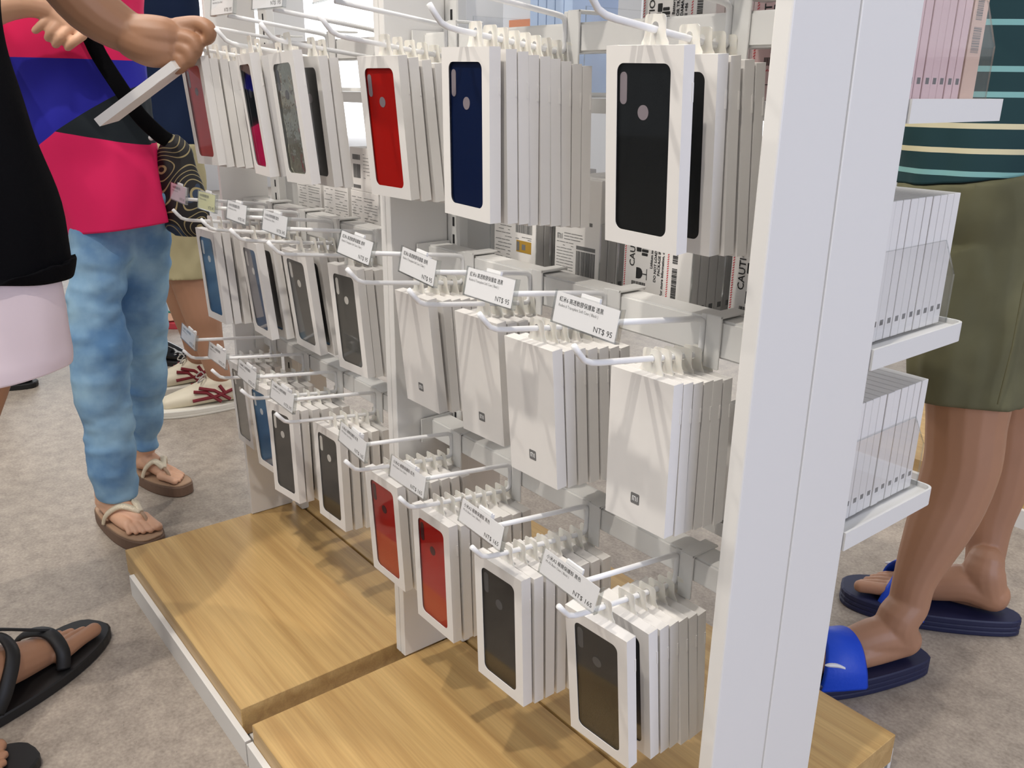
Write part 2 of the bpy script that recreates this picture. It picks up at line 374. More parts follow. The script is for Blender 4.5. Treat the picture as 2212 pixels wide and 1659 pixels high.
def window_box(case, cut):
    b = thing('phone_case_box', 'x', 'box')
    bm = bmesh.new(); shell(bm, WW, WH, True); obj('carton', bm, M_carton, b)
    obj('hang_tab', tab_mesh(), M_tab, b)
    bm = bmesh.new(); plate(bm, [rrect(-WW*0.36, WW*0.36, -WH*0.93, -WH*0.075, 0.008)], 0.0009, 0.0012); obj('window_film', bm, M_film, b)
    bm = bmesh.new(); plate(bm, [rrect(-0.038, 0.038, -WH*0.955, -WH*0.05, 0.009)], 0.003, 0.0115)
    bmesh.ops.remove_doubles(bm, verts=bm.verts, dist=1e-6)
    c = obj('phone_case', bm, CASE[case], b)
    bm = bmesh.new(); plate(bm, [rrect(-0.0315, -0.0225, -0.052, -0.023, 0.0044, 5)], 0.0026, 0.003); obj('camera_cutout', bm, cut, c)
    bm = bmesh.new(); plate(bm, [circ(-0.0015, -0.0585, 0.0068, 22)], 0.0026, 0.003); obj('sensor_cutout', bm, cut, c)
    return b
def mi_box():
    b = thing('phone_case_box', 'x', 'box')
    bm = bmesh.new(); shell(bm, MW, MH, False); obj('carton', bm, M_carton, b)
    obj('hang_tab', tab_mesh(), M_tab, b)
    bm = bmesh.new(); zc = -MH*0.82; plate(bm, [rrect(-0.0062, 0.0062, zc-0.0063, zc+0.0063, 0.0014, 3)], -0.0002, 0.0)
    l = obj('logo_badge', bm, M_badge, b); l['label'] = 'dark grey square badge'
    bm = bmesh.new(); mi_logo(bm, 0, zc, 0.0078, -0.0004, -0.0002); obj('logo_mark', bm, M_logo, l)
    return b
PROTO = {}
def proto(kind):
    if kind not in PROTO:
        if kind == 'mi': PROTO[kind] = mi_box()
        else:
            case, cut = kind; PROTO[kind] = window_box(case, {'G': M_cutG, 'D': M_cutD, 'W': M_cutW, 'K': M_cutK}[cut])
        return PROTO[kind]
    p = PROTO[kind]
    return copy_tree(p)
def lin(a, b, n): return [a + (b-a)*i/(n-1) for i in range(n)]
K, Kf = ('black', 'G'), ('black', 'K')
R_, RD = ('red', 'G'), ('red', 'D')
# key: (kind list, y list, first (dx, pitch, yaw, roll), look of the front one, look of the others)
ST = {
 'r1h1': ([K]*5, [0.614, 0.661, 0.679, 0.6995, 0.7165], (0, 4.2, 0.4, 1.1), 'black case in a windowed white box', 'black case box'),
 'r1h2': ([('navy', 'G')] + [K]*8, [0.586] + lin(0.6065, 0.7175, 8), (0, 1.2, -2.4, 0.9), 'navy case in a windowed white box', 'case box'),
 'r1h3': ([R_]*6, lin(0.620, 0.7175, 6), (0, 4.9, 4.0, 0.1), 'red case in a windowed white box', 'red case box'),
 'r1h4': ([('mirror', 'K'), K, K], [0.5668, 0.604, 0.6215], (0, 4.3, -2.8, -2.4), 'shiny crinkled case in a windowed box', 'black case box'),
 'r1h5': ([('darkmirror', 'K')]*4, [0.568, 0.590, 0.625, 0.655], (0.03, 5.2, -9.0, -1.1), 'white box mirroring the pink shirt', 'glossy case box'),
 'r1h6': ([('redmirror', 'G')]+[R_]*5, lin(0.569, 0.655, 6), (0, 4.0, 2.6, -1.5), 'shiny red case in a windowed box', 'red case box'),
 'r0h1': ([K]*6, lin(0.60, 0.7175, 6), (0, 3, 0, 0), 'black case in a windowed white box', 'black case box'),  # topmost stacks are added above the view to shade the rail below
 'r0h2': ([K]*6, lin(0.605, 0.7175, 6), (0, 3, 1, 0), 'black case in a windowed white box', 'black case box'),
 'r0h3': ([K]*6, lin(0.60, 0.7175, 6), (0, 3, -1, 0), 'black case in a windowed white box', 'black case box'),
 'r0h4': ([K]*6, lin(0.60, 0.7175, 6), (0, 3, 0, 0), 'black case in a windowed white box', 'black case box'),
 'r0h5': ([K]*6, lin(0.605, 0.7175, 6), (0, 3, 1, 0), 'black case in a windowed white box', 'black case box'),
 'r0h6': ([K]*6, lin(0.60, 0.7175, 6), (0, 3, 0, 0), 'black case in a windowed white box', 'black case box'),
 'r2h1': (['mi']*6, lin(0.6386, 0.7185, 6), (0, 0.2, 1.2, -0.5), 'plain white box with grey badge', 'plain white box'),
 'r2h2': (['mi']*7, lin(0.6104, 0.7185, 7), (0, 3.9, -0.1, -0.8), 'plain white box with grey badge', 'plain white box'),
 'r2h3': (['mi']*5, lin(0.6405, 0.7165, 5), (0, 4.8, 3.0, 0.2), 'plain white box with grey badge', 'plain white box'),
 'r2h4': (['mi']*5, [0.640, 0.664, 0.681, 0.698, 0.715], (0, 5.2, 0.2, -0.5), 'plain white box with grey badge', 'plain white box'),
 'r2h5': ([('smoke', 'W')]*4, lin(0.6635, 0.7175, 4), (0.004, 3.2, 2.0, -1.4), 'smoky black case in a windowed white box', 'smoky case box'),
 'r2h6': ([('smoke', 'W')]+[K]*3, [0.650, 0.678, 0.696, 0.7145], (0.002, 6.0, 0.7, 0.9), 'smoky grey case in a windowed white box', 'black case box'),
 'r2h7': ([('grey', 'W')]+[K]*4, [0.6228, 0.652, 0.671, 0.690, 0.708], (0.002, 4.5, -3.3, -1.5), 'dull mauve-grey case in a windowed white box', 'black case box'),
 'r2h8': ([('blue', 'W')]+[('blue', 'W')]*5, lin(0.5966, 0.695, 6), (0.002, 2.2, 1.0, -1.4), 'blue case in a windowed white box', 'blue case box'),
 'r3h1': ([Kf]*7, [0.5973, 0.634, 0.6525, 0.669, 0.6855, 0.702, 0.7185], (0, 6.0, 3.0, 0.3), 'black case in a windowed white box', 'black case box'),
 'r3h2': ([Kf]*8, lin(0.5822, 0.7185, 8), (-0.003, 1.5, 0.9, -0.8), 'black case in a windowed white box', 'black case box'),
 'r3h3': ([RD]*8, lin(0.5909, 0.7185, 8), (-0.003, 1.3, -0.7, -0.8), 'red case in a windowed white box', 'red case box'),
 'r3h4': ([RD]*7, lin(0.6006, 0.7185, 7), (-0.003, 3.3, 0.9, 1.0), 'red case in a windowed white box', 'red case box'),
 'r3h5': ([('black', 'W')]*5, lin(0.6302, 0.7165, 5), (0.002, 0.5, 1.7, -0.2), 'black case in a windowed white box', 'black case box'),
 'r3h6': ([('black', 'W')]*6, lin(0.6099, 0.7165, 6), (0.002, -0.5, 4.5, -2.0), 'black case in a windowed white box', 'black case box'),
 'r3h7': ([('blue', 'W')]*5, lin(0.6273, 0.7165, 5), (0.002, 1.8, 1.0, -2.7), 'blue-grey case in a windowed white box', 'blue-grey case box'),
 'r3h8': ([('smoke', 'W')]*4, lin(0.6488, 0.7165, 4), (0, 1.0, -2.0, -3.0), 'grey case in a windowed white box', 'grey case box')}
for key, (kinds, ys, (dx, p0, yaw0, roll0), look, look2) in ST.items():
    row, hx, where = HOOKS[key]; n = len(ys); pit = p0
    for i, (kd, y) in enumerate(zip(kinds, ys)):
        b = proto(kd)
        f = 1 if i == 0 else 0
        yaw = yaw0 if f else yaw0*0.25 + random.uniform(-1.1, 1.1)
        roll = roll0 if f else roll0*0.3 + random.uniform(-0.8, 0.8)
        if i: pit = max(pit, min(pit + random.uniform(0.0, 0.35), 6.5))
        b.rotation_mode = 'YXZ'; b.rotation_euler = (math.radians(pit), math.radians(roll), math.radians(yaw))
        b.location = (hx + (dx if f else 0.3*dx), y, wz(row, y+0.0155) - 0.0155 - random.uniform(0, 0.001)*(1-f))
        b['group'] = 'boxes hanging on the hook, ' + where
        lab = where.replace('topmost row, ', 'topmost-row hook ').replace('top row, ', 'top-row hook ').replace('middle row, ', 'middle-row hook ').replace('bottom row, ', 'bottom-row hook ').replace('the middle divider', 'the divider').replace('farthest, under the reaching hand', 'by the hand').replace(' from the camera', '')
        pos = ORD[i] if i < n-1 else 'last'
        b['label'] = (f'{look}, front of {lab}' if i == 0 else f'{look2}, {pos} on {lab}')

# ---------------------------------------------------------------- price tags
TW, TH = 0.086, 0.033
def price_tag(x, y, z, yaw, pit, roll, lines, price, label, paper=None, W=TW, H=TH):
    t = thing('price_tag', label, 'price tag', (x, y, z), 'acrylic price tags on the hooks')
    t.rotation_mode = 'YXZ'; t.rotation_euler = (math.radians(pit), math.radians(roll), math.radians(yaw))
    bm = bmesh.new(); plate(bm, [rrect(-W/2+0.002, W/2-0.0025, -H/2+0.0015, H/2-0.0015, 0.0005, 1)], -0.0004, 0.0); card = obj('paper_card', bm, paper or M_paper, t)
    bm = bmesh.new(); plate(bm, [rrect(-W/2, W/2, -H/2, H/2, 0.001, 2)], -0.0016, -0.0012); plate(bm, [rrect(-W/2, W/2, -H/2, H/2, 0.001, 2)], 0.0004, 0.0012)
    hd = obj('acrylic_holder', bm, M_acr, t)
    bm = bmesh.new()
    bx(bm, W/2-0.0012, W/2, -0.0012, 0.0045, -H/2, H/2); bx(bm, -W/2, -W/2+0.0012, -0.0012, 0.0012, -H/2, H/2)
    bx(bm, -W/2, W/2, -0.0012, 0.0045, -H/2, -H/2+0.0012)
    obj('holder_rim', bm, M_acrE, t)
    bm = bmesh.new(); bx(bm, -0.011, 0.013, 0.0013, 0.004, H/2-0.004, H/2+0.0028); bx(bm, -0.003, 0.006, 0.0013, 0.014, -0.004, H/2-0.004); obj('clip', bm, M_wire, t)
    rot = (PI/2, 0, 0)
    text_mesh('title', lines[0], 0.0056, M_ink, card, (-W/2+0.0065, -0.0005, H/2-0.0098), rot, weight=0.00003, sx=0.86)
    text_mesh('subtitle', lines[1], 0.0041, M_ink2, card, (-W/2+0.0065, -0.0005, H/2-0.0152), rot, sx=0.82)
    text_mesh('price', price, 0.0076, M_ink, card, (W/2-0.006, -0.0005, -H/2+0.0045), rot, align='RIGHT')
    return t
R6B = ('紅米6 高透軟膠保護套 透黑', 'Redmi 6 Transplant Soft Case ( Black )'); R6C = ('紅米6 高透軟膠保護套 透明', 'Redmi 6 Transplant Soft Case ( Clear )')
A2B = ('小米A2 極簡保護殼 黑色', 'Mi A2 Basic Case ( Black )'); A2R = ('小米A2 極簡保護殼 紅色', 'Mi A2 Basic Case ( Red )')
N5 = ('紅米Note 5 保護殼 黑色', 'Redmi Note 5 Case ( Black )'); M8 = ('小米8 矽膠保護殼 藍色', 'Mi 8 Silicone Case ( Blue )'); S2 = ('小米MIX 2S 軟膠保護殼', 'Mi MIX 2S Soft Case')
for key, yaw, pit, roll, ln, pr, dz, desc, pap in (
    ('r2h1', 4.2, -8.9, 3.2, R6B, 'NT$ 95', 0, 'NT$ 95 tag for a black soft case', None), ('r2h2', 1.3, -11.5, 0.6, R6B, 'NT$ 95', 0, 'NT$ 95 tag for a black soft case', None),
    ('r2h3', -2.2, -9.3, 3.5, R6C, 'NT$ 95', 0, 'NT$ 95 tag for a clear soft case', None), ('r2h4', 2.4, -15.2, 4.1, R6C, 'NT$ 95', 0, 'NT$ 95 tag for a clear soft case', None),
    ('r3h1', 5.5, -7.4, 9.0, A2B, 'NT$ 165', 0, 'NT$ 165 tag for a black case', None), ('r3h2', 1.6, -9.2, 4.5, A2B, 'NT$ 165', 0, 'NT$ 165 tag for a black case', None),
    ('r3h3', 1.9, -8.1, 2.9, A2R, 'NT$ 165', 0, 'NT$ 165 tag for a red case', None), ('r3h4', -1.3, -8.5, 4.7, A2R, 'NT$ 165', 0, 'NT$ 165 tag for a red case', None),
    ('r2h5', 2, -10, 2, M8, 'NT$ 345', 0, 'white NT$ 345 tag', None), ('r2h6', 0, -10, 1, M8, 'NT$ 345', 0, 'shaded NT$ 345 tag', None),
    ('r2h7', 0, -8, 0, M8, 'NT$ 345', 0.003, 'pale yellow tag', M_paperY), ('r2h8', 0, -8, 2, M8, 'NT$ 345', 0.003, 'pink tag', M_paperP),
    ('r3h5', 2, -9, 4, S2, 'NT$ 295', 0, 'NT$ 295 tag', None), ('r3h6', 0, -9, 4, S2, 'NT$ 295', 0, 'NT$ 295 tag', None), ('r3h7', 2, -9, 4, S2, 'NT$ 295', 0, 'NT$ 295 tag', None), ('r3h8', 0, -9, 6, S2, 'NT$ 295', 0, 'cream-lit NT$ 295 tag', None),
    ('r1h3', 0, -9, -3, N5, 'NT$ 195', 0.006, 'NT$ 195 tag', None), ('r1h4', 6, -8, 0, N5, 'NT$ 195', 0.006, 'NT$ 195 tag', None), ('r1h5', 2, -8, 0, N5, 'NT$ 195', 0.006, 'NT$ 195 tag', None)):
    row, hx, where = HOOKS[key]
    price_tag(hx, 0.5555, ZJ[row] + 0.0705 + dz, yaw, pit, roll, ln, pr, f'acrylic {desc}, {where}', pap)
# ---------------------------------------------------------------- shelves on the far side
SH = []
for j, (x0, x1, bay) in enumerate(((-1.137, -0.4705, 'near bay'), (-1.8105, -1.168, 'far bay'))):
    for z, nm in ((1.042, 'top'), (0.7785, 'middle'), (0.5515, 'bottom')):
        t = thing('metal_shelf', f'white metal shelf, {nm} level of the {bay}, behind the hooks', 'shelf', ((x0+x1)/2, 0.94, z-0.025), 'white shelves on the far side')
        bm = bmesh.new()
        # tray shaped shelf: deck and raised rounded rim
        o = [(x0, 0.886), (x1, 0.886)] + [(x1-0.012+0.012*math.cos(a), 1.086+0.012*math.sin(a)) for a in (0, 0.4, 0.8, 1.2, PI/2)] + [(x0+0.012+0.012*math.cos(a), 1.086+0.012*math.sin(a)) for a in (PI/2, 1.9, 2.4, 2.8, PI)]
        i_ = [(x0+0.003, 0.888), (x1-0.003, 0.888)] + [(x1-0.013+0.010*math.cos(a), 1.085+0.010*math.sin(a)) for a in (0, 0.4, 0.8, 1.2, PI/2)] + [(x0+0.013+0.010*math.cos(a), 1.085+0.010*math.sin(a)) for a in (PI/2, 1.9, 2.4, 2.8, PI)]
        plate(bm, [o, i_], -(z), -(z-0.024)); 
        plate(bm, [i_], -(z-0.006), -(z-0.009))
        for v in bm.verts: v.co = Vector((v.co.x, v.co.z, -v.co.y))
        bmesh.ops.recalc_face_normals(bm, faces=bm.faces)
        bx(bm, x0+0.022, x1-0.022, 0.797, 0.8855, z-0.024, z-0.006)
        obj('deck', bm, M_metal, t, off=-t.location)
        SH.append(t)

def strip_text(bm, x0, x1, z, y, rnd, h=0.0011, dens=0.7, minw=0.004):
    x = x0
    while x < x1-minw:
        wv = min(rnd.uniform(minw, minw*4), x1-x)
        if rnd.random() < dens: bx(bm, x, x+wv, y-0.0002, y, z, z+h)
        x += wv + 0.0012
def barcode(bm, x0, x1, z0, z1, y, rnd, vert=False):
    a, b = (z0, z1) if vert else (x0, x1); p = a
    while p < b-0.0004:
        wv = rnd.choice((0.0004, 0.0006, 0.0009, 0.0012)); q = min(p+wv, b)
        if vert: bx(bm, x0, x1, y-0.0002, y, p, q)
        else: bx(bm, p, q, y-0.0002, y, z0, z1)
        p = q + rnd.choice((0.0004, 0.0005, 0.0008))
SD = 0.0165
M_cartonB = mat('blue_white_carton', s2l(176, 196, 226), 0.45)
M_cartonP = mat('pinkish_carton', s2l(226, 196, 196), 0.45)
def slim_box(wd, h, m, logo=True):
    """slim carton standing upright, local origin at its base, front at -Y; narrow side shows a small logo"""
    b = thing('slim_carton', 'x', 'box')
    bm = bmesh.new(); bx(bm, -wd/2, wd/2, 0, SD-0.0015, 0, h); bmesh.ops.bevel(bm, geom=bm.edges, offset=0.0006, segments=1, affect='EDGES')
    obj('carton', bm, m, b)
    if logo:
        bm = bmesh.new(); cy = (SD-0.0015)/2; bx(bm, wd/2, wd/2+0.0002, cy-0.0034, cy+0.0034, 0.018, 0.0245)
        obj('side_logo', bm, M_badge, b)
    return b
def stack(xc, z, y0, n, wd, h, m, where, label_fn=None, gap=SD):
    pr = slim_box(wd, h, m); first = None
    for i in range(n):
        b = pr if i == 0 else copy_tree(pr)
        b.location = (xc + (0 if n < 9 else random.uniform(-0.0006, 0.0006)), y0 + i*gap, z); b['group'] = 'slim cartons, ' + where
        pos = ORD[i] + ' from the crossbar' if i < n-1 else 'outermost'
        b['label'] = f'slim upright carton, {pos}, {where}'
        if i == 0: first = b
    return first
def tray(x0, x1, z, y1, where):
    t = thing('acrylic_tray', f'clear acrylic tray with sloped sides, {where}', 'tray', ((x0+x1)/2, 0.95, z), 'clear trays on the shelves')
    y0 = 0.798
    prof = [(y0, 0.001), (y1, 0.001), (y1, 0.062), (y1-0.035, 0.108), (y0, 0.108)]
    for xx in (x0, x1-0.002):
        bm = bmesh.new(); A = [bm.verts.new((xx, p[0], z+p[1])) for p in prof]; B = [bm.verts.new((xx+0.002, p[0], z+p[1])) for p in prof]
        bm.faces.new(A); bm.faces.new(B[::-1])
        for i in range(5): bm.faces.new((A[i], B[i], B[(i+1) % 5], A[(i+1) % 5]))
        sd = obj('tray_side', bm, M_acr, t, off=-t.location)
        bm = bmesh.new(); P_ = [(y0-0.0006, 0.001), (y0-0.0006, 0.1086), (y1-0.035, 0.1086), (y1+0.0006, 0.0624), (y1+0.0006, 0.001), (y1, 0.001), (y1, 0.0621), (y1-0.0352, 0.108), (y0, 0.108), (y0, 0.001)]
        A = [bm.verts.new((xx, p[0], z+p[1])) for p in P_]; B = [bm.verts.new((xx+0.002, p[0], z+p[1])) for p in P_]
        for i in range(10):
            if i != 4 and i != 9: bm.faces.new((A[i], B[i], B[(i+1) % 10], A[(i+1) % 10]))
        obj('edge', bm, M_acrE, sd, off=-t.location)
    bm = bmesh.new(); bx(bm, x0+0.002, x1-0.002, y0, y1, z+0.0005, z+0.0022); bx(bm, x0+0.002, x1-0.002, y1-0.002, y1, z+0.0022, z+0.060)
    obj('tray_base', bm, M_acr, t, off=-t.location)
def back_label(b, kind, wd, h, seed):
    rnd = random.Random(seed); y = -0.0001; bm = bmesh.new(); x0, x1 = -wd/2+0.004, wd/2-0.004
    if kind == 'mi':
        mi_logo(bm, x0+0.006, h*0.50, 0.010, y-0.0002, y)
        for k in range(3): strip_text(bm, x0+0.015, x0+0.052, h*0.53-0.004*k, y, rnd, 0.0008, 0.9, 0.006)
        for k in range(13): strip_text(bm, x0, x0+0.034, h*0.45-0.0042*k, y, rnd, 0.0007, 0.85, 0.004)
        barcode(bm, x0+0.040, x1-0.004, 0.030, 0.064, y, rnd); bx(bm, x0+0.040, x1-0.004, y-0.0002, y, 0.066, 0.071)
        strip_text(bm, x0+0.040, x1-0.01, 0.026, y, rnd, 0.001, 0.9, 0.004); barcode(bm, x0+0.034, x0+0.070, h*0.62, h*0.65, y, rnd)
        obj('back_print', bm, M_ink2, b)
    elif kind == 'bar':
        for k in range(20): strip_text(bm, x0, x0+0.038, h*0.78-0.0052*k, y, rnd, 0.0008, 0.75, 0.004)
        barcode(bm, x0+0.048, x1-0.004, 0.072, 0.102, y, rnd); barcode(bm, x0+0.048, x1-0.004, 0.104, 0.111, y, rnd)
        for k in range(2): strip_text(bm, x0+0.048, x1-0.004, 0.066-0.003*k, y, rnd, 0.0008)
        obj('back_print', bm, M_ink2, b)
        bm = bmesh.new(); bx(bm, x0+0.050, x1-0.006, y-0.0003, y, 0.044, 0.061); st = obj('gold_sticker', bm, M_gold, b)
        bm = bmesh.new(); bx(bm, x0+0.051, x0+0.057, y-0.0005, y-0.0003, 0.046, 0.059); bx(bm, x0+0.063, x0+0.071, y-0.0005, y-0.0003, 0.048, 0.056); obj('sticker_print', bm, M_ink2, st)
    elif kind == 'caution':
        xb0, xb1, zb0, zb1 = x0-0.001, x0+0.071, 0.029, h-0.008
        hb = bmesh.new()
        def hatch(xa, za, xb, zb):
            n = int(max(abs(xb-xa), abs(zb-za))/0.0028)
            for i in range(n):
                px, pz = xa+(xb-xa)*i/n, za+(zb-za)*i/n
                vs = [hb.verts.new((px+q[0], y-0.0002, pz+q[1])) for q in ((-0.0012, 0), (0.0012, 0.0018), (0.0016, 0.0007), (-0.0008, -0.0011))]
                hb.faces.new(vs)
        hatch(xb0, zb0, xb1, zb0); hatch(xb0, zb1, xb1, zb1); hatch(xb0, zb0, xb0, zb1); hatch(xb1, zb0, xb1, zb1)
        obj('hatched_border', hb, M_red, b)
        # fragile glass symbol on its side
        zc = 0.053
        pts = [(x0+0.019, zc-0.007), (x0+0.024, zc-0.007)] + [(x0+0.024+0.006*math.sin(a), zc-0.007*math.cos(a)) for a in (0.6, 1.2, PI/2, 2.0, 2.6)] + [(x0+0.024, zc+0.007), (x0+0.019, zc+0.007)]
        plate(bm, [pts], y-0.0002, y); bx(bm, x0+0.030, x0+0.037, y-0.0002, y, zc-0.0006, zc+0.0006); bx(bm, x0+0.0365, x0+0.0375, y-0.0002, y, zc-0.007, zc+0.007)
        obj('fragile_symbol', bm, M_ink, b); bm = bmesh.new()
        for (a, c_, d_, e_) in ((0.018, 0.080, 0.026, 0.092), (0.020, 0.093, 0.027, 0.102), (0.027, 0.076, 0.037, 0.0795), (0.027, 0.0805, 0.038, 0.084), (0.027, 0.085, 0.039, 0.0885), (0.027, 0.0895, 0.039, 0.093), (0.028, 0.094, 0.038, 0.0975)):
            plate(bm, [rrect(x0+a, x0+d_, c_, e_, 0.001, 3)], y-0.0002, y)
        obj('battery_symbol', bm, M_ink, b); bm = bmesh.new()
        barcode(bm, x0+0.012, x0+0.036, 0.034, 0.042, y, rnd); barcode(bm, x0+0.078, x0+0.086, 0.030, 0.068, y, rnd, True); barcode(bm, x0+0.078, x0+0.086, 0.074, 0.112, y, rnd, True)
        strip_text(bm, x0+0.012, x0+0.05, 0.015, y, rnd, 0.0008, 0.8)
        obj('barcodes', bm, M_ink, b)
        r = (PI/2, -PI/2, 0)
        def vt(s, size, xx, zz, wgt=0.00015): text_mesh('lettering', s, size, M_ink, b, (xx, y-0.0003, zz), r, weight=wgt)
        vt('CAUTION!!', 0.0125, x0+0.0155, 0.060); vt('Lithium ion Battery', 0.0056, x0+0.046, 0.062); vt('DO NOT LOAD OR TRANSPORT', 0.0056, x0+0.0525, 0.046)
        vt('PACKAGE IF DAMAGED', 0.0056, x0+0.0585, 0.055); vt('For more information, call +86', 0.0056, x0+0.0645, 0.030)
    elif kind == 'text':
        for k in range(int(h/0.0058)-4):
            strip_text(bm, x0, x0+wd*0.36, h-0.012-0.0052*k, y, rnd, 0.0008, 0.6, 0.004); strip_text(bm, x0+wd*0.45, x1, h-0.012-0.0052*k, y, rnd, 0.0008, 0.7, 0.005)
        obj('back_print', bm, M_ink2, b)
    elif kind == 'bar2':
        barcode(bm, x0+0.008, x0+0.034, h*0.30, h*0.62, y, rnd); barcode(bm, x0+0.006, x0+0.034, h*0.72, h*0.84, y, rnd); barcode(bm, x0+0.006, x0+0.034, h*0.06, h*0.14, y, rnd)
        for k in range(8): strip_text(bm, x0+0.045, x1, h*0.85-0.006*k, y, rnd, 0.0008, 0.6)
        obj('back_print', bm, M_ink2, b)
zm, zl, zt = 0.7785-0.0035, 0.5515-0.0035, 1.042-0.0035
# near bay, middle level
for xc, wd, n, kind, nm in ((-1.001, 0.098, 7, 'bar', 'middle shelf, next to the middle divider'), (-0.866, 0.089, 7, 'mi', 'middle shelf, second from the middle divider'),
                        (-0.7205, 0.112, 7, 'caution', 'middle shelf, second from the end post'), (-0.5515, 0.112, 17, 'caution', 'middle shelf tray at the end post')):
    f = stack(xc, zm, 0.8005, n, wd, 0.160, M_carton, nm); back_label(f, kind, wd, 0.160, len(nm))
    f['label'] = {'bar': 'carton back with barcode and small gold sticker, ', 'mi': 'carton back with logo and barcode, ', 'caution': 'carton back with a red-bordered CAUTION print, '}[kind] + nm
    tray(xc-wd/2-0.008, min(xc+wd/2+0.005, -0.4915), zm-0.0025, 1.092, nm.replace('middle shelf tray', 'middle shelf'))
# near bay, bottom and top level at the end post
stack(-0.5450, zl, 0.8005, 17, 0.100, 0.152, M_carton, 'bottom shelf tray at the end post'); tray(-0.602, -0.4915, zl-0.0025, 1.092, 'bottom shelf at the end post')
b = thing('retail_carton', 'beige carton with barcodes on its side, top shelf at the end post', 'box', (-0.5515, 1.036, zt)); bm = bmesh.new(); bx(bm, -0.056, 0.056, 0, 0.032, 0, 0.16)
bmesh.ops.bevel(bm, geom=bm.edges, offset=0.0006, segments=1, affect='EDGES'); obj('carton', bm, mat('beige_pink_carton', s2l(222, 190, 172), 0.45), b)
bm = bmesh.new(); rr = random.Random(4)
for (za, zb, ya, yb) in ((0.052, 0.078, 0.006, 0.024), (0.086, 0.118, 0.006, 0.020)):
    z = za
    while z < zb: q = rr.choice((0.0005, 0.0008, 0.0012)); bx(bm, 0.0561, 0.0563, ya, yb, z, z+q); z += q + rr.choice((0.0005, 0.0008))
obj('barcodes', bm, M_ink2, b)
f = stack(-0.5515, zt, 0.8005, 14, 0.112, 0.160, M_cartonP, 'top shelf tray at the end post'); back_label(f, 'caution', 0.112, 0.160, 5); f['label'] = 'pinkish carton with a CAUTION print on its back, top shelf at the end post'
f = stack(-0.7135, zt, 0.8005, 6, 0.108, 0.160, M_carton, 'top shelf, second from the end post'); back_label(f, 'caution', 0.108, 0.160, 6); f['label'] = 'carton back with a CAUTION print, top shelf, second from the end post'
tray(-0.612, -0.4915, zt-0.0025, 1.092, 'top shelf at the end post'); tray(-1.10, -0.86, zt-0.0025, 1.05, 'top shelf behind the navy case boxes')
# blue-white cartons standing side by side
pr = None
for i in range(5):
    if pr is None: pr = thing('slim_carton', 'x', 'box'); bm = bmesh.new(); bx(bm, -0.0088, 0.0088, 0, 0.09, 0, 0.17); bmesh.ops.bevel(bm, geom=bm.edges, offset=0.0008, segments=1, affect='EDGES'); obj('carton', bm, M_cartonB, pr); b = pr
    else: b = copy_tree(pr)
    b.location = (-1.062+0.0188*i, 0.88, zt); b['group'] = 'pale blue cartons on the top shelf'; b['label'] = f'pale blue slim carton, {["leftmost", "second", "middle", "fourth", "rightmost"][i]} of five on the top shelf'
# far bay
for i, (xa, xb, h, nm) in enumerate(((-1.7330, -1.6265, 0.092, 'nearest the far end'), (-1.6145, -1.5130, 0.090, 'in the middle'), (-1.5010, -1.3985, 0.086, 'nearest the middle divider'))):
    b = thing('retail_carton', f'white carton with printed text columns on its back, far bay shelf, {nm}', 'box', ((xa+xb)/2, 0.802, zm), 'text-backed cartons in the far bay')
    wd = xb-xa; bm = bmesh.new(); bx(bm, -wd/2, wd/2, 0, 0.09, 0, h); bmesh.ops.bevel(bm, geom=bm.edges, offset=0.0006, segments=1, affect='EDGES'); obj('carton', bm, M_carton, b); back_label(b, 'text', wd, h, 20+i)
b = thing('retail_carton', 'white carton with barcodes on its back, stacked on another in the far bay', 'box', (-1.4415, 0.802, zm+0.0865)); bm = bmesh.new(); bx(bm, -0.056, 0.056, 0, 0.09, 0, 0.078)
bmesh.ops.bevel(bm, geom=bm.edges, offset=0.0006, segments=1, affect='EDGES'); obj('carton', bm, M_carton, b); back_label(b, 'bar2', 0.112, 0.078, 31)
b = thing('retail_carton', 'white carton with a barcode and faint print, top shelf of the far bay', 'box', (-1.262, 0.802, zt)); bm = bmesh.new(); bx(bm, -0.06, 0.06, 0, 0.09, 0, 0.17)
bmesh.ops.bevel(bm, geom=bm.edges, offset=0.0006, segments=1, affect='EDGES'); obj('carton', bm, M_carton, b); back_label(b, 'bar2', 0.12, 0.17, 37)

# ---------------------------------------------------------------- neighbouring display and far goods
t = thing('display_gondola', 'low oak and white display base behind the man in shorts', 'display stand', (0.2, 2.6, 0))
box('wood_top', (-1.62, 1.6, 2.26, 2.96, 0.03, 0.084), M_wood, t); box('kickboard', (-1.60, 1.6, 2.245, 2.259, 0.0, 0.049), M_metal, t)
box('back_panel', (-0.72, 1.6, 2.56, 2.66, 0.084, 1.5), M_panel, t)
for z in (0.45, 0.8, 1.15): box('shelf', (-0.72, 1.6, 2.30, 2.559, z-0.02, z), M_metal, t)
M_brown = mat('brown_goods', s2l(70, 46, 38), 0.6)
for i in range(3):
    b = box('carton', (-0.7+0.26*i, -0.5+0.26*i, 2.36, 2.54, 0.4505, 0.68), M_brown, None, bevel=0.004); tag(b, f'dark brown carton on the low white shelf, {["leftmost", "middle", "rightmost"][i]}', 'carton', 'brown cartons on the shelf behind the man')
M_or = mat('orange_print', s2l(244, 140, 62), 0.5); M_wt = mat('white_print', s2l(240, 240, 240), 0.5)
t = thing('poster_wall', 'white promotional wall with orange panels seen through the far bay', 'poster', (-6.5, 5.2, 0))
box('board', (-8.2, -5.0, 5.2, 5.26, 0.0, 2.6), M_wt, t)
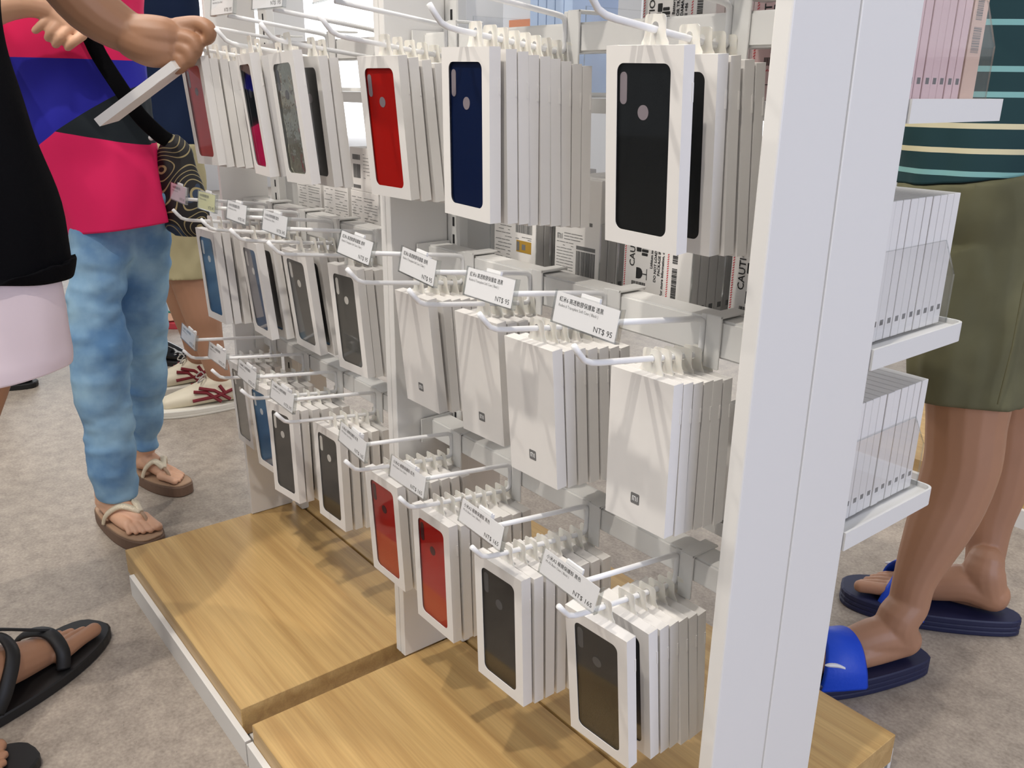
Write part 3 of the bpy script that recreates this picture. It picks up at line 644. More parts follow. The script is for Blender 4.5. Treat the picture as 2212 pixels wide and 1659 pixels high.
for i, (a, b_, c_, d_) in enumerate(((-7.95, -7.7, 1.52, 1.66), (-7.3, -7.0, 0.95, 1.5), (-7.7, -7.35, 1.05, 1.16), (-7.75, -6.9, 0.62, 0.72), (-6.6, -6.2, 1.2, 1.6))):
    box('orange_panel', (a, b_, 5.185, 5.199, c_, d_), M_or, t)
# ---------------------------------------------------------------- people
M_skinL = mat('skin_light', s2l(214, 168, 138), 0.5, noise_amt=0.05, noise_scale=18, transl=0.15)
M_skinT = mat('skin_tan', s2l(172, 128, 100), 0.5, noise_amt=0.06, noise_scale=16, transl=0.12)
M_skinB = mat('skin_brown', s2l(158, 116, 88), 0.5, noise_amt=0.06, noise_scale=16, transl=0.12)
M_nail = mat('toenail', s2l(232, 190, 176), 0.3)
def jeans_mat():
    m = bpy.data.materials.new('washed_denim'); m.use_nodes = True; nt = m.node_tree; b = nt.nodes['Principled BSDF']
    tc = nt.nodes.new('ShaderNodeTexCoord'); n = nt.nodes.new('ShaderNodeTexNoise'); n.inputs['Scale'].default_value = 9; n.inputs['Detail'].default_value = 5
    nt.links.new(tc.outputs['Object'], n.inputs['Vector']); cr = nt.nodes.new('ShaderNodeValToRGB')
    cr.color_ramp.elements[0].position = 0.35; cr.color_ramp.elements[0].color = (*s2l(88, 130, 172), 1); cr.color_ramp.elements[1].position = 0.68; cr.color_ramp.elements[1].color = (*s2l(150, 186, 208), 1)
    nt.links.new(n.outputs['Fac'], cr.inputs[0]); nt.links.new(cr.outputs[0], b.inputs['Base Color']); b.inputs['Roughness'].default_value = 0.85
    n2 = nt.nodes.new('ShaderNodeTexNoise'); n2.inputs['Scale'].default_value = 700; nt.links.new(tc.outputs['Object'], n2.inputs['Vector'])
    bp = nt.nodes.new('ShaderNodeBump'); bp.inputs['Strength'].default_value = 0.25; bp.inputs['Distance'].default_value = 0.0006; nt.links.new(n2.outputs['Fac'], bp.inputs['Height']); nt.links.new(bp.outputs[0], b.inputs['Normal'])
    return m
def nodes_pos(nt, vec):
    gq = nt.nodes.new('ShaderNodeNewGeometry'); d = nt.nodes.new('ShaderNodeVectorMath'); d.operation = 'DOT_PRODUCT'; d.inputs[1].default_value = vec
    nt.links.new(gq.outputs['Position'], d.inputs[0]); return d.outputs['Value']
def gt(nt, a, thr):
    m = nt.nodes.new('ShaderNodeMath'); m.operation = 'GREATER_THAN'; m.inputs[1].default_value = thr; nt.links.new(a, m.inputs[0]); return m.outputs[0]
def colour_block_mat():
    m = bpy.data.materials.new('colour_block_jersey'); m.use_nodes = True; nt = m.node_tree; b = nt.nodes['Principled BSDF']; b.inputs['Roughness'].default_value = 0.8
    H = (0.6208, 0.7839, 0)
    pink, blue, blk = (*s2l(222, 20, 92), 1), (*s2l(24, 24, 158), 1), (*s2l(10, 24, 32), 1)
    def line(h0, z0, h1, z1):   # value > 0 above the line
        s = (z1-z0)/(h1-h0); return nodes_pos(nt, (-s*H[0], -s*H[1], 1)), z0 - s*h0
    v2, t2 = line(-0.9679, 0.9457, -0.763, 0.9071); vd, td = line(-1.0191, 0.9165, -0.8296, 1.0358); vt, tt = line(-1.0613, 1.095, -0.7741, 1.091)
    a2, ad, at = gt(nt, v2, t2), gt(nt, vd, td), gt(nt, vt, tt)
    m1 = nt.nodes.new('ShaderNodeMixRGB'); m1.inputs[1].default_value = pink; m1.inputs[2].default_value = blk; nt.links.new(a2, m1.inputs[0])
    m2 = nt.nodes.new('ShaderNodeMixRGB'); m2.inputs[2].default_value = blue; nt.links.new(ad, m2.inputs[0]); nt.links.new(m1.outputs[0], m2.inputs[1])
    m3 = nt.nodes.new('ShaderNodeMixRGB'); m3.inputs[2].default_value = pink; nt.links.new(at, m3.inputs[0]); nt.links.new(m2.outputs[0], m3.inputs[1])
    nt.links.new(m3.outputs[0], b.inputs['Base Color']); return m
def polo_mat():
    m = bpy.data.materials.new('striped_polo'); m.use_nodes = True; nt = m.node_tree; b = nt.nodes['Principled BSDF']; b.inputs['Roughness'].default_value = 0.85
    z = nodes_pos(nt, (0, 0, 1)); base = (*s2l(20, 56, 60), 1); tl = (*s2l(128, 178, 176), 1); cr_ = (*s2l(214, 206, 170), 1)
    last = None
    for zc, col in ((0.925, tl), (0.9605, cr_), (0.9985, cr_), (1.0455, tl), (1.0825, tl), (1.148, tl), (1.20, cr_), (1.24, cr_), (1.30, tl)):
        s = nt.nodes.new('ShaderNodeMath'); s.operation = 'COMPARE'; s.inputs[1].default_value = zc; s.inputs[2].default_value = 0.0042; nt.links.new(z, s.inputs[0])
        mx = nt.nodes.new('ShaderNodeMixRGB'); mx.inputs[2].default_value = col; nt.links.new(s.outputs[0], mx.inputs[0])
        if last is None: mx.inputs[1].default_value = base
        else: nt.links.new(last, mx.inputs[1])
        last = mx.outputs[0]
    nt.links.new(last, b.inputs['Base Color']); return m
def paisley_mat():
    m = bpy.data.materials.new('paisley_print'); m.use_nodes = True; nt = m.node_tree; b = nt.nodes['Principled BSDF']; b.inputs['Roughness'].default_value = 0.6
    tc = nt.nodes.new('ShaderNodeTexCoord'); n = nt.nodes.new('ShaderNodeTexNoise'); n.inputs['Scale'].default_value = 9; n.inputs['Detail'].default_value = 0.5; nt.links.new(tc.outputs['Object'], n.inputs['Vector'])
    mm = nt.nodes.new('ShaderNodeMath'); mm.operation = 'MULTIPLY'; mm.inputs[1].default_value = 16; nt.links.new(n.outputs['Fac'], mm.inputs[0])
    fr = nt.nodes.new('ShaderNodeMath'); fr.operation = 'FRACT'; nt.links.new(mm.outputs[0], fr.inputs[0])
    c = nt.nodes.new('ShaderNodeMath'); c.operation = 'COMPARE'; c.inputs[1].default_value = 0.5; c.inputs[2].default_value = 0.09; nt.links.new(fr.outputs[0], c.inputs[0])
    mx = nt.nodes.new('ShaderNodeMixRGB'); mx.inputs[2].default_value = (*s2l(150, 138, 100), 1); nt.links.new(c.outputs[0], mx.inputs[0])
    n2 = nt.nodes.new('ShaderNodeTexNoise'); n2.inputs['Scale'].default_value = 7; nt.links.new(tc.outputs['Object'], n2.inputs['Vector']); g2 = gt(nt, n2.outputs['Fac'], 0.55)
    m0 = nt.nodes.new('ShaderNodeMixRGB'); m0.inputs[1].default_value = (*s2l(18, 18, 22), 1); m0.inputs[2].default_value = (*s2l(38, 54, 78), 1); nt.links.new(g2, m0.inputs[0]); nt.links.new(m0.outputs[0], mx.inputs[1])
    nt.links.new(mx.outputs[0], b.inputs['Base Color']); return m
M_jeans, M_block, M_polo, M_paisley = jeans_mat(), colour_block_mat(), polo_mat(), paisley_mat()
M_olive = mat('olive_cotton', s2l(96, 94, 68), 0.9, noise_amt=0.16, noise_scale=22)
M_khaki = mat('khaki_cotton', s2l(176, 166, 128), 0.9, noise_amt=0.12, noise_scale=18)
M_navy = mat('navy_cotton', s2l(22, 36, 62), 0.9, spec=0.2); M_blackc = mat('black_knit', s2l(7, 7, 10), 0.95, spec=0.1, bump=(500, 0.4, 0.001)); M_whitec = mat('white_cotton', s2l(222, 206, 212), 0.9, noise_amt=0.03, noise_scale=8)
M_dark = mat('dark_trousers', s2l(28, 28, 34), 0.9); M_hair = mat('black_hair', (0.012, 0.01, 0.009), 0.5)
M_taupe = mat('taupe_sole', s2l(112, 88, 72), 0.7); M_foot = mat('tan_footbed', s2l(168, 138, 112), 0.6); M_glit = mat('glitter_strap', s2l(226, 212, 186), 0.3, 0.25, bump=(600, 0.8, 0.002), noise_amt=0.3, noise_scale=500)
M_rub = mat('black_rubber', s2l(18, 18, 19), 0.55); M_navyr = mat('navy_foam', s2l(24, 30, 66), 0.55); M_blues = mat('royal_blue_strap', s2l(8, 72, 208), 0.5, bump=(120, 0.3, 0.002))
M_sneak = mat('cream_leather', s2l(222, 212, 188), 0.5); M_soleW = mat('white_foam', s2l(226, 222, 210), 0.6); M_burg = mat('burgundy_trim', s2l(118, 22, 34), 0.5); M_lace = mat('grey_lace', s2l(176, 172, 166), 0.8); M_patent = mat('black_patent', s2l(12, 12, 14), 0.12)

def limb(bm, ch, n=16, fl=None):
    """closed tapered tube through (x, y, z, r) with rounded ends"""
    P = bezier([c[:3] for c in ch], 4); R = [v[0] for v in bezier([(c[3], 0, 0) for c in ch], 4)]
    d0 = (P[0]-P[1]).normalized(); d1 = (P[-1]-P[-2]).normalized(); a = [0.35, 0.7, 0.92]
    pre = [(P[0]+d0*R[0]*k, R[0]*math.sqrt(1-k*k)) for k in reversed(a)]; post = [(P[-1]+d1*R[-1]*k, R[-1]*math.sqrt(1-k*k)) for k in a]
    tube(bm, [p for p, _ in pre]+P+[p for p, _ in post], [r for _, r in pre]+R+[r for _, r in post], n=n)
def ball(bm, c, r, s=(1, 1, 1)):
    mt = Matrix.Translation(c) @ Matrix.Diagonal((r*s[0], r*s[1], r*s[2], 1)); bmesh.ops.create_icosphere(bm, subdivisions=3, radius=1, matrix=mt)
def skin_obj(name, bm, m, parent, vox=0.005, smooth=6):
    o = obj(name, bm, m, parent, smooth=True, off=-loc_of(parent))
    r = o.modifiers.new('remesh', 'REMESH'); r.mode = 'VOXEL'; r.voxel_size = vox; r.use_smooth_shade = True
    s = o.modifiers.new('smooth', 'SMOOTH'); s.factor = 0.5; s.iterations = smooth
    return o
def garment(name, rings, m, parent, u=(0.62, 0.784, 0), ratio=0.78, folds=0.004, fs=(7, 7, 20), n=56, sub=6, seed=0, cap=True, hem=None):
    """closed cloth tube: rings of (x, y, z, half width); folds push the surface in and out"""
    P = bezier([r[:3] for r in rings], sub); R = [v[0] for v in bezier([(r[3], 0, 0) for r in rings], sub)]
    u = Vector(u).normalized(); bm = bmesh.new(); L = []
    for p, r in zip(P, R):
        i = len(L); t = (P[min(i+1, len(P)-1)]-P[max(i-1, 0)]).normalized(); uu = (u - t*u.dot(t)).normalized(); v = t.cross(uu); ring = []
        for k in range(n):
            a = 2*PI*k/n; d = uu*math.cos(a) + v*math.sin(a)*ratio
            q = p + d*r; f = noise.noise(Vector((q.x*fs[0]+seed, q.y*fs[1], q.z*fs[2]))) + 0.5*noise.noise(Vector((q.x*fs[0]*2.6, q.y*fs[1]*2.6+seed, q.z*fs[2]*2)))
            if hem is not None and i < sub: q = q + Vector((0, 0, hem(q)*(1-i/sub)))
            ring.append(bm.verts.new(q + d*f*folds*1.6))
        L.append(ring)
    for a, b in zip(L, L[1:]):
        for k in range(n): bm.faces.new((a[k], a[(k+1) % n], b[(k+1) % n], b[k]))
    if cap:
        for ring, sg in ((L[0], 1), (L[-1], -1)):
            c = sum((w_.co for w_ in ring), Vector())/n; inner = [bm.verts.new(c + (w_.co-c)*0.9) for w_ in ring]
            for k in range(n): bm.faces.new((ring[k], inner[k], inner[(k+1) % n], ring[(k+1) % n])[::sg])
            bm.faces.new(inner[::-1] if sg > 0 else inner)
    bmesh.ops.recalc_face_normals(bm, faces=bm.faces)
    if parent is False: return bm
    return obj(name, bm, m, parent, smooth=True, off=-loc_of(parent))
def fused(name, ring_sets, m, parent, vox=0.006, **kw):
    full = bmesh.new()
    for i, rs in enumerate(ring_sets):
        b = garment('tmp', rs, m, False, seed=i*3.1, **kw); me = bpy.data.meshes.new('tmp'); b.to_mesh(me); b.free(); full.from_mesh(me); bpy.data.meshes.remove(me)
    return skin_obj(name, full, m, parent, vox, 3)
class Foot:
    """frame of a foot on the floor: heel point, direction to the toes, length"""
    def __init__(s, heel, toe, side):
        h, t = Vector((*heel, 0)), Vector((*toe, 0)); s.h = h; s.L = (t-h).length; s.f = (t-h).normalized(); s.s = Vector((s.f.y, -s.f.x, 0))*side   # s: towards the outer side
    def p(s, a, b, z): q = s.h + s.f*(a*s.L) + s.s*(b*s.L); return (q.x, q.y, z)
    def skin(s, bm, z0, ankle=None):
        L = s.L; r = lambda v: v*L
        if ankle is not None: limb(bm, [(*ankle[:3], ankle[3]), (*s.p(0.20, 0, z0+r(0.26)), r(0.135)), (*s.p(0.15, 0, z0+r(0.12)), r(0.12))])
        limb(bm, [(*s.p(0.13, 0, z0+r(0.115)), r(0.118)), (*s.p(0.30, 0.0, z0+r(0.16)), r(0.13)), (*s.p(0.50, -0.01, z0+r(0.11)), r(0.112)), (*s.p(0.70, -0.05, z0+r(0.065)), r(0.075))])
        limb(bm, [(*s.p(0.12, 0.0, z0+r(0.10)), r(0.105)), (*s.p(0.45, 0.06, z0+r(0.07)), r(0.085)), (*s.p(0.70, 0.085, z0+r(0.052)), r(0.062))])
        for i, (b0, b1, a1, rr) in enumerate(((-0.112, -0.108, 0.955, 0.046), (-0.044, -0.030, 0.945, 0.029), (0.013, 0.030, 0.91, 0.027), (0.065, 0.085, 0.87, 0.026), (0.112, 0.136, 0.825, 0.025))):
            limb(bm, [(*s.p(0.68, b0, z0+r(0.058)), r(rr*1.25)), (*s.p((0.68+a1)/2+0.02, (b0+b1)/2, z0+r(0.052)), r(rr)), (*s.p(a1, b1, z0+r(rr*0.95)), r(rr))], n=10)
    def outline(s, grow=1.0, n=40, wide=1.0):
        pts = []
        for k in range(n):
            a = 2*PI*k/n; x = 0.5 - 0.5*math.cos(a); side = math.sin(a)
            wdt = (0.13 + 0.075*x*x*(3-2*x) + 0.02*math.sin(PI*x))*wide; cen = -0.01*math.sin(PI*x)
            pts.append(s.p(0.5+(x-0.5)*1.08*grow, cen + math.copysign(abs(side)**0.62, side)*wdt*grow, 0)[:2])
        return pts
    def sole(s, name, z0, z1, m, parent, grow=1.0, wide=1.0, groove=None):
        bm = bmesh.new(); o = s.outline(grow, wide=wide); rings = []
        zs = [(z0, 0.97), (z0+0.003, 1.0), (z1-0.003, 1.0), (z1, 0.975)]
        if groove: zs = [(z0, 0.97), (z0+0.003, 1.0)] + [(z0+(z1-z0)*q, k_) for q, k_ in groove] + [(z1-0.003, 1.0), (z1, 0.975)]
        c = Vector((sum(p[0] for p in o)/len(o), sum(p[1] for p in o)/len(o), 0))
        for z, k in zs: rings.append([bm.verts.new((c.x+(p[0]-c.x)*k, c.y+(p[1]-c.y)*k, z)) for p in o])
        for a, b in zip(rings, rings[1:]):
            for k in range(len(o)): bm.faces.new((a[k], a[(k+1) % len(o)], b[(k+1) % len(o)], b[k]))
        bm.faces.new(rings[0][::-1]); bm.faces.new(rings[-1]); bmesh.ops.recalc_face_normals(bm, faces=bm.faces)
        return obj(name, bm, m, parent, off=-loc_of(parent) if parent.parent is None else -loc_of(parent.parent))
def ribbon(name, pts, wd, th, m, parent, base, normal_from=None, n=6):
    """flat strap along pts; it lies tangent to the foot whose centre line is normal_from"""
    P = bezier(pts, n); bm = bmesh.new(); prev = None
    for i, p in enumerate(P):
        t = (P[min(i+1, len(P)-1)]-P[max(i-1, 0)]).normalized(); nn = (p - Vector(normal_from)) if normal_from is not None else Vector((0, 0, 1)); nn = (nn - t*nn.dot(t)).normalized(); s_ = t.cross(nn)
        w_ = wd(i/(len(P)-1)) if callable(wd) else wd
        ring = [bm.verts.new(p + s_*a*w_/2 + nn*b_*th) for a, b_ in ((-1, 0), (-0.85, 1), (0, 1.25), (0.85, 1), (1, 0), (0.85, -0.4), (-0.85, -0.4))]
        if prev:
            for k in range(7): bm.faces.new((prev[k], prev[(k+1) % 7], ring[(k+1) % 7], ring[k]))
        else: bm.faces.new(ring[::-1])
        prev = ring
    bm.faces.new(prev); bmesh.ops.recalc_face_normals(bm, faces=bm.faces)
    return obj(name, bm, m, parent, smooth=True, off=-Vector(base))
def head(bm_body, neck, facing, h=0.23):
    """head with brow, nose, lips, chin and ears, on a neck; returns centre for the hair"""
    f = Vector((*facing, 0)).normalized(); s = Vector((f.y, -f.x, 0)); c = Vector(neck) + Vector((0, 0, 0.20)) + f*0.02
    limb(bm_body, [(*neck, 0.055), (*(Vector(neck)+Vector((0, 0, 0.12))+f*0.01), 0.052)])
    ball(bm_body, c, 0.5*h, (0.70, 0.74, 0.92)); ball(bm_body, c+f*0.025-Vector((0, 0, 0.055)), 0.058, (0.9, 0.9, 0.95))
    limb(bm_body, [(*(c+f*0.076+Vector((0, 0, 0.02))), 0.008), (*(c+f*0.092-Vector((0, 0, 0.012))), 0.013)], n=8)
    limb(bm_body, [(*(c+f*0.078-Vector((0, 0, 0.042))+s*0.018), 0.006), (*(c+f*0.084-Vector((0, 0, 0.041))), 0.008), (*(c+f*0.078-Vector((0, 0, 0.042))-s*0.018), 0.006)], n=8)
    for q in (-1, 1):
        ball(bm_body, c+s*q*0.082-Vector((0, 0, 0.005)), 0.026, (0.45, 0.6, 1.1)); ball(bm_body, c+s*q*0.031+f*0.074+Vector((0, 0, 0.016)), 0.013)
    return c, f
def hair(c, f, parent, long=0.0):
    bm = bmesh.new(); ball(bm, c-f*0.018+Vector((0, 0, 0.022)), 0.118, (0.78, 0.82, 0.88))
    if long: limb(bm, [(*(c-f*0.05), 0.075), (*(c-f*0.07-Vector((0, 0, long))), 0.06)])
    return skin_obj('hair', bm, M_hair, parent, 0.008, 3)

# --- woman in the colour-block shirt, facing the camera side
G = (-2.16, 0.50, 0)
w2 = thing('person', 'person in pink, blue and black shirt, light blue jeans and glittery flip-flops', 'person', G)
RL = [(-2.1793,0.5399,0.8224,0.0768),(-2.1738,0.5147,0.719,0.0709),(-2.1568,0.4879,0.6271,0.0624),(-2.1514,0.4706,0.5534,0.0605),(-2.1377,0.4638,0.4679,0.0674),(-2.1325,0.4542,0.3445,0.0629),(-2.1223,0.451,0.2535,0.0591),(-2.1124,0.4474,0.1728,0.0539),(-2.1144,0.4448,0.0833,0.0467)]
LL = [(-2.1549,0.6025,0.821,0.0754),(-2.1824,0.6001,0.7102,0.0664),(-2.2103,0.5973,0.5935,0.0614),(-2.2385,0.5939,0.4705,0.0584),(-2.2654,0.5923,0.3536,0.0527),(-2.295,0.5874,0.2307,0.0443),(-2.3241,0.583,0.1128,0.0328)]
fr, fl = Foot((-2.185, 0.425), (-1.955, 0.475), 1), Foot((-2.385, 0.565), (-2.20, 0.635), -1)
bm = bmesh.new()
limb(bm, [(*c[:3], c[3]*0.72) for c in RL[1:]]); limb(bm, [(*c[:3], c[3]*0.72) for c in LL[1:]])
fr.skin(bm, 0.034, (-2.125, 0.443, 0.10, 0.036)); fl.skin(bm, 0.034, (-2.335, 0.585, 0.11, 0.03))
limb(bm, [(-2.17,0.56,0.80,0.06),(-2.1953,0.5424,0.9553,0.07),(-2.2112,0.5385,1.1305,0.075),(-2.20,0.53,1.33,0.075)])
limb(bm, [(-2.22,0.50,1.38,0.05),(-2.25,0.40,1.36,0.05),(-2.29,0.32,1.25,0.045),(-2.1339,0.3083,1.1463,0.0405),(-2.0777,0.3466,1.1777,0.0307),(-2.0347,0.4005,1.1915,0.0269),(-2.0243,0.4456,1.1805,0.0238)])
limb(bm, [(-2.0243,0.4456,1.1805,0.0238),(-2.0067,0.4675,1.1554,0.022),(-1.998,0.478,1.150,0.018)])
for F4 in ([(-2.0165,0.4393,1.1663,0.01),(-2.0181,0.4213,1.1537,0.0091),(-2.0284,0.4083,1.1417,0.0073)], [(-2.007,0.4511,1.158,0.011),(-2.0081,0.4338,1.1404,0.01),(-2.0248,0.4289,1.1288,0.0083)],
           [(-1.9954,0.4657,1.1481,0.011),(-1.9977,0.4468,1.1304,0.01),(-2.0168,0.4389,1.117,0.0083)], [(-1.9819,0.4827,1.1347,0.0101),(-1.9825,0.4658,1.1222,0.0091),(-2.0024,0.4569,1.1112,0.0074)],
           [(-2.02,0.452,1.185,0.012),(-2.00,0.463,1.195,0.011),(-1.985,0.472,1.19,0.009)]): limb(bm, F4, n=10)
c, f = head(bm, (-2.17, 0.52, 1.42), (0.93, 0.36))
skin_obj('body', bm, M_skinL, w2, 0.0028, 3)
hair(c, f, w2, 0.12)
fused('jeans', [[(*c[:3], c[3]) for c in RL], [(*c[:3], c[3]) for c in LL], [(-2.178, 0.565, 0.82, 0.085), (-2.174, 0.562, 0.78, 0.092), (-2.170, 0.556, 0.74, 0.092)]], M_jeans, w2, 0.0045, ratio=0.95, folds=0.0065, fs=(9, 9, 26))
garment('shirt', [(-2.163,0.552,0.728,0.118),(-2.168,0.547,0.78,0.124),(-2.1854,0.5323,0.8742,0.136),(-2.1953,0.5204,0.9553,0.145),(-2.2109,0.5163,1.0439,0.150),(-2.2152,0.5115,1.1305,0.154),(-2.2108,0.519,1.2147,0.152),(-2.1992,0.531,1.3,0.145),(-2.19,0.525,1.39,0.09)], M_block, w2, folds=0.007, fs=(14, 14, 5), ratio=0.8)
for ft, nm in ((fr, 0), (fl, 1)):
    s_ = ft.sole('flip_flop', 0.0, 0.030, M_taupe, w2, 1.06); s2_ = ft.sole('footbed', 0.030, 0.0335, M_foot, s_, 1.03)
    sk = ft.p(0.72, -0.075, 0.062*1.0 + 0.012)
    for sd, q in ((1, 0.165), (-1, -0.165)):
        ribbon('strap', [ft.p(0.38, q, 0.034), ft.p(0.44, q*0.86, 0.060), ft.p(0.56, q*0.42-0.02, 0.080), ft.p(0.70, -0.068, 0.066)], lambda t: 0.021-0.006*t, 0.0055, M_glit, s_, G, normal_from=ft.p(0.5, 0, 0.02))
    ribbon('toe_post', [ft.p(0.69, -0.066, 0.067), ft.p(0.78, -0.072, 0.058), ft.p(0.83, -0.07, 0.036)], 0.008, 0.003, M_foot, s_, G, normal_from=ft.p(0.5, 0, 0.0))
# shoulder bag
bg = thing('shoulder_bag', 'dark paisley cloth shoulder bag hanging beside the pink, blue and black shirt', 'bag', (-2.09, 0.68, 0.71))
garment('pouch', [(-2.092,0.682,0.705,0.028),(-2.0916,0.6818,0.725,0.050),(-2.0947,0.6779,0.7689,0.0575),(-2.1009,0.6701,0.8431,0.052),(-2.099,0.6726,0.905,0.036),(-2.097,0.672,0.935,0.012)], M_paisley, bg, ratio=0.45, folds=0.005, fs=(12, 12, 9))
ribbon('strap', [(-2.14,0.45,1.36), (-2.068,0.47,1.235), (-2.03,0.5025,1.1511), (-2.0224,0.52,1.0987), (-2.0062,0.5483,1.036), (-2.0143,0.5828,0.9804), (-2.045,0.6286,0.9387), (-2.075, 0.655, 0.925)], 0.034, 0.003, M_blackc, bg, bg.location, normal_from=(-2.19, 0.53, 1.05))
bm = bmesh.new()
for q in ((-2.040,0.622,0.950), (-2.052, 0.612, 0.932)): bmesh.ops.create_uvsphere(bm, u_segments=12, v_segments=8, radius=0.006, matrix=Matrix.Translation(q))
obj('buckle', bm, M_logo, bg, smooth=True, off=-bg.location)

# --- shopper reaching for a box, at the left
G = (-1.58, 0.10, 0)
w1 = thing('person', 'person in black top and white skirt reaching for a hook, in black sandals', 'person', G)
f1, f2 = Foot((-1.50, 0.0), (-1.672, 0.262), -1), Foot((-1.30, -0.17), (-1.372, 0.085), 1)
bm = bmesh.new()
limb(bm, [(-1.59,0.165,0.86,0.06),(-1.5611,0.1762,0.7867,0.0536),(-1.5457,0.1796,0.6861,0.0422),(-1.5323,0.1643,0.6161,0.0379),(-1.535,0.130,0.5456,0.040),(-1.550,0.085,0.439,0.040),(-1.550,0.055,0.3254,0.036),(-1.535,0.045,0.2281,0.030),(-1.512,0.045,0.13,0.032)])
limb(bm, [(-1.58,0.12,0.86,0.055),(-1.565,0.085,0.7,0.05),(-1.515,0.055,0.58,0.048),(-1.43,-0.01,0.40,0.046),(-1.375,-0.07,0.26,0.040),(-1.338,-0.105,0.13,0.032)])
f1.skin(bm, 0.022, (-1.512, 0.045, 0.11, 0.032)); f2.skin(bm, 0.022, (-1.325, -0.115, 0.11, 0.032))
limb(bm, [(-1.60,0.15,0.80,0.06),(-1.605,0.165,1.0,0.06),(-1.61,0.19,1.40,0.06)])
ARM = [(-1.69,0.21,1.42,0.055),(-1.743,0.2209,1.3797,0.0489),(-1.7184,0.2837,1.3031,0.0462),(-1.6905,0.3667,1.2393,0.0449),(-1.6825,0.4249,1.1686,0.045),(-1.6715,0.4707,1.1343,0.038),(-1.6537,0.493,1.1229,0.0333)]
limb(bm, ARM); limb(bm, [(-1.66,0.49,1.125,0.034),(-1.640,0.510,1.122,0.036),(-1.624,0.535,1.122,0.032),(-1.616,0.55,1.122,0.022)])
limb(bm, [(-1.655,0.485,1.115,0.032),(-1.637,0.505,1.105,0.033),(-1.622,0.530,1.100,0.028),(-1.617,0.541,1.097,0.020)])
for F5 in ([(-1.6203,0.5509,1.1363,0.0187),(-1.6003,0.576,1.1426,0.0152),(-1.5786,0.5871,1.136,0.0132),(-1.5787,0.587,1.1218,0.0108),(-1.585,0.5791,1.1158,0.0084)],
           [(-1.6131,0.5459,1.1218,0.0175),(-1.590,0.5638,1.115,0.0140),(-1.5881,0.5642,1.099,0.0122),(-1.6122,0.561,1.0944,0.0108)],
           [(-1.6143,0.541,1.1064,0.0170),(-1.5919,0.5544,1.0982,0.0132),(-1.5938,0.5545,1.0839,0.0115),(-1.621,0.55,1.0837,0.0108)],
           [(-1.6192,0.534,1.0929,0.0155),(-1.5988,0.5433,1.0837,0.0122),(-1.6056,0.5398,1.0718,0.0106),(-1.6237,0.5306,1.0727,0.0092)],
           [(-1.6533,0.5156,1.1376,0.0192),(-1.6515,0.555,1.1315,0.0146),(-1.6294,0.5795,1.121,0.0114),(-1.6088,0.5813,1.1145,0.0089)]): limb(bm, F5, n=12)
c, f = head(bm, (-1.61, 0.20, 1.46), (-0.2, 0.98))
skin_obj('body', bm, M_skinB, w1, 0.0028, 4)
hair(c, f, w1, 0.16)
garment('black_top', [(-1.628,0.121,0.730,0.218),(-1.624,0.126,0.79,0.206),(-1.6108,0.146,0.8962,0.182),(-1.6021,0.157,0.9976,0.148),(-1.6077,0.1659,1.0945,0.124),(-1.6107,0.1783,1.1942,0.115),(-1.6119,0.1928,1.2905,0.118),(-1.6115,0.2094,1.40,0.115),(-1.61,0.20,1.46,0.06)], M_blackc, w1, folds=0.010, fs=(7, 7, 3), ratio=0.70, n=120, hem=lambda q: 0.34*((q.x+1.62)*0.62+(q.y-0.13)*0.784) + 0.012*noise.noise(Vector((q.x*22, q.y*22, 0))) + 0.004*noise.noise(Vector((q.x*160, q.y*160, 0))))
garment('white_skirt', [(-1.616,0.1285,0.60,0.182),(-1.612,0.1339,0.66,0.180),(-1.60,0.1448,0.755,0.165),(-1.5972,0.1471,0.8416,0.142)], M_whitec, w1, folds=0.008, fs=(8, 8, 3), ratio=0.80, hem=lambda q: 0.16*((q.x+1.61)*0.62+(q.y-0.133)*0.784))
for ft in (f1, f2):
    s_ = ft.sole('strap_sandal', 0.0, 0.021, M_rub, w1, 1.13)
    ribbon('ankle_strap', [ft.p(0.20, 0.15, 0.03), ft.p(0.30, 0.15, 0.085), ft.p(0.42, 0.05, 0.122), ft.p(0.40, -0.10, 0.105), ft.p(0.28, -0.155, 0.06), ft.p(0.20, -0.145, 0.025)], 0.026, 0.004, M_rub, s_, G, normal_from=ft.p(0.3, 0, 0.03))
    ribbon('toe_strap', [ft.p(0.62, 0.185, 0.024), ft.p(0.66, 0.155, 0.058), ft.p(0.68, 0.04, 0.076), ft.p(0.68, -0.08, 0.078), ft.p(0.66, -0.165, 0.055), ft.p(0.63, -0.18, 0.024)], 0.026, 0.005, M_rub, s_, G, normal_from=ft.p(0.7, 0, 0.0))
    ribbon('loose_strap', [ft.p(0.70, -0.04, 0.082), ft.p(0.60, 0.0, 0.100), ft.p(0.47, 0.04, 0.125), ft.p(0.38, 0.08, 0.140), ft.p(0.34, 0.12, 0.180)], 0.010, 0.003, M_rub, s_, G, normal_from=ft.p(0.5, 0, 0.03))
hb = proto('mi'); hb['label'] = 'white case box held end-on in the reaching hand'; hb['group'] = 'box in the hand'
ex = (Vector((-1.6197,0.5356,1.0788))-Vector((-1.7108,0.4215,0.982))).normalized()   # long axis, towards the hand
face = Vector((0.95, -0.28, 0.16)); thin = (face - ex*face.dot(ex)).normalized()   # the way the narrow side points
hb.rotation_mode = 'QUATERNION'
Rm = Matrix((thin, ex.cross(thin), ex)).transposed()
hb.rotation_quaternion = Rm.to_quaternion(); hb.location = Vector((-1.6197,0.5356,1.0788)) + ex*0.012

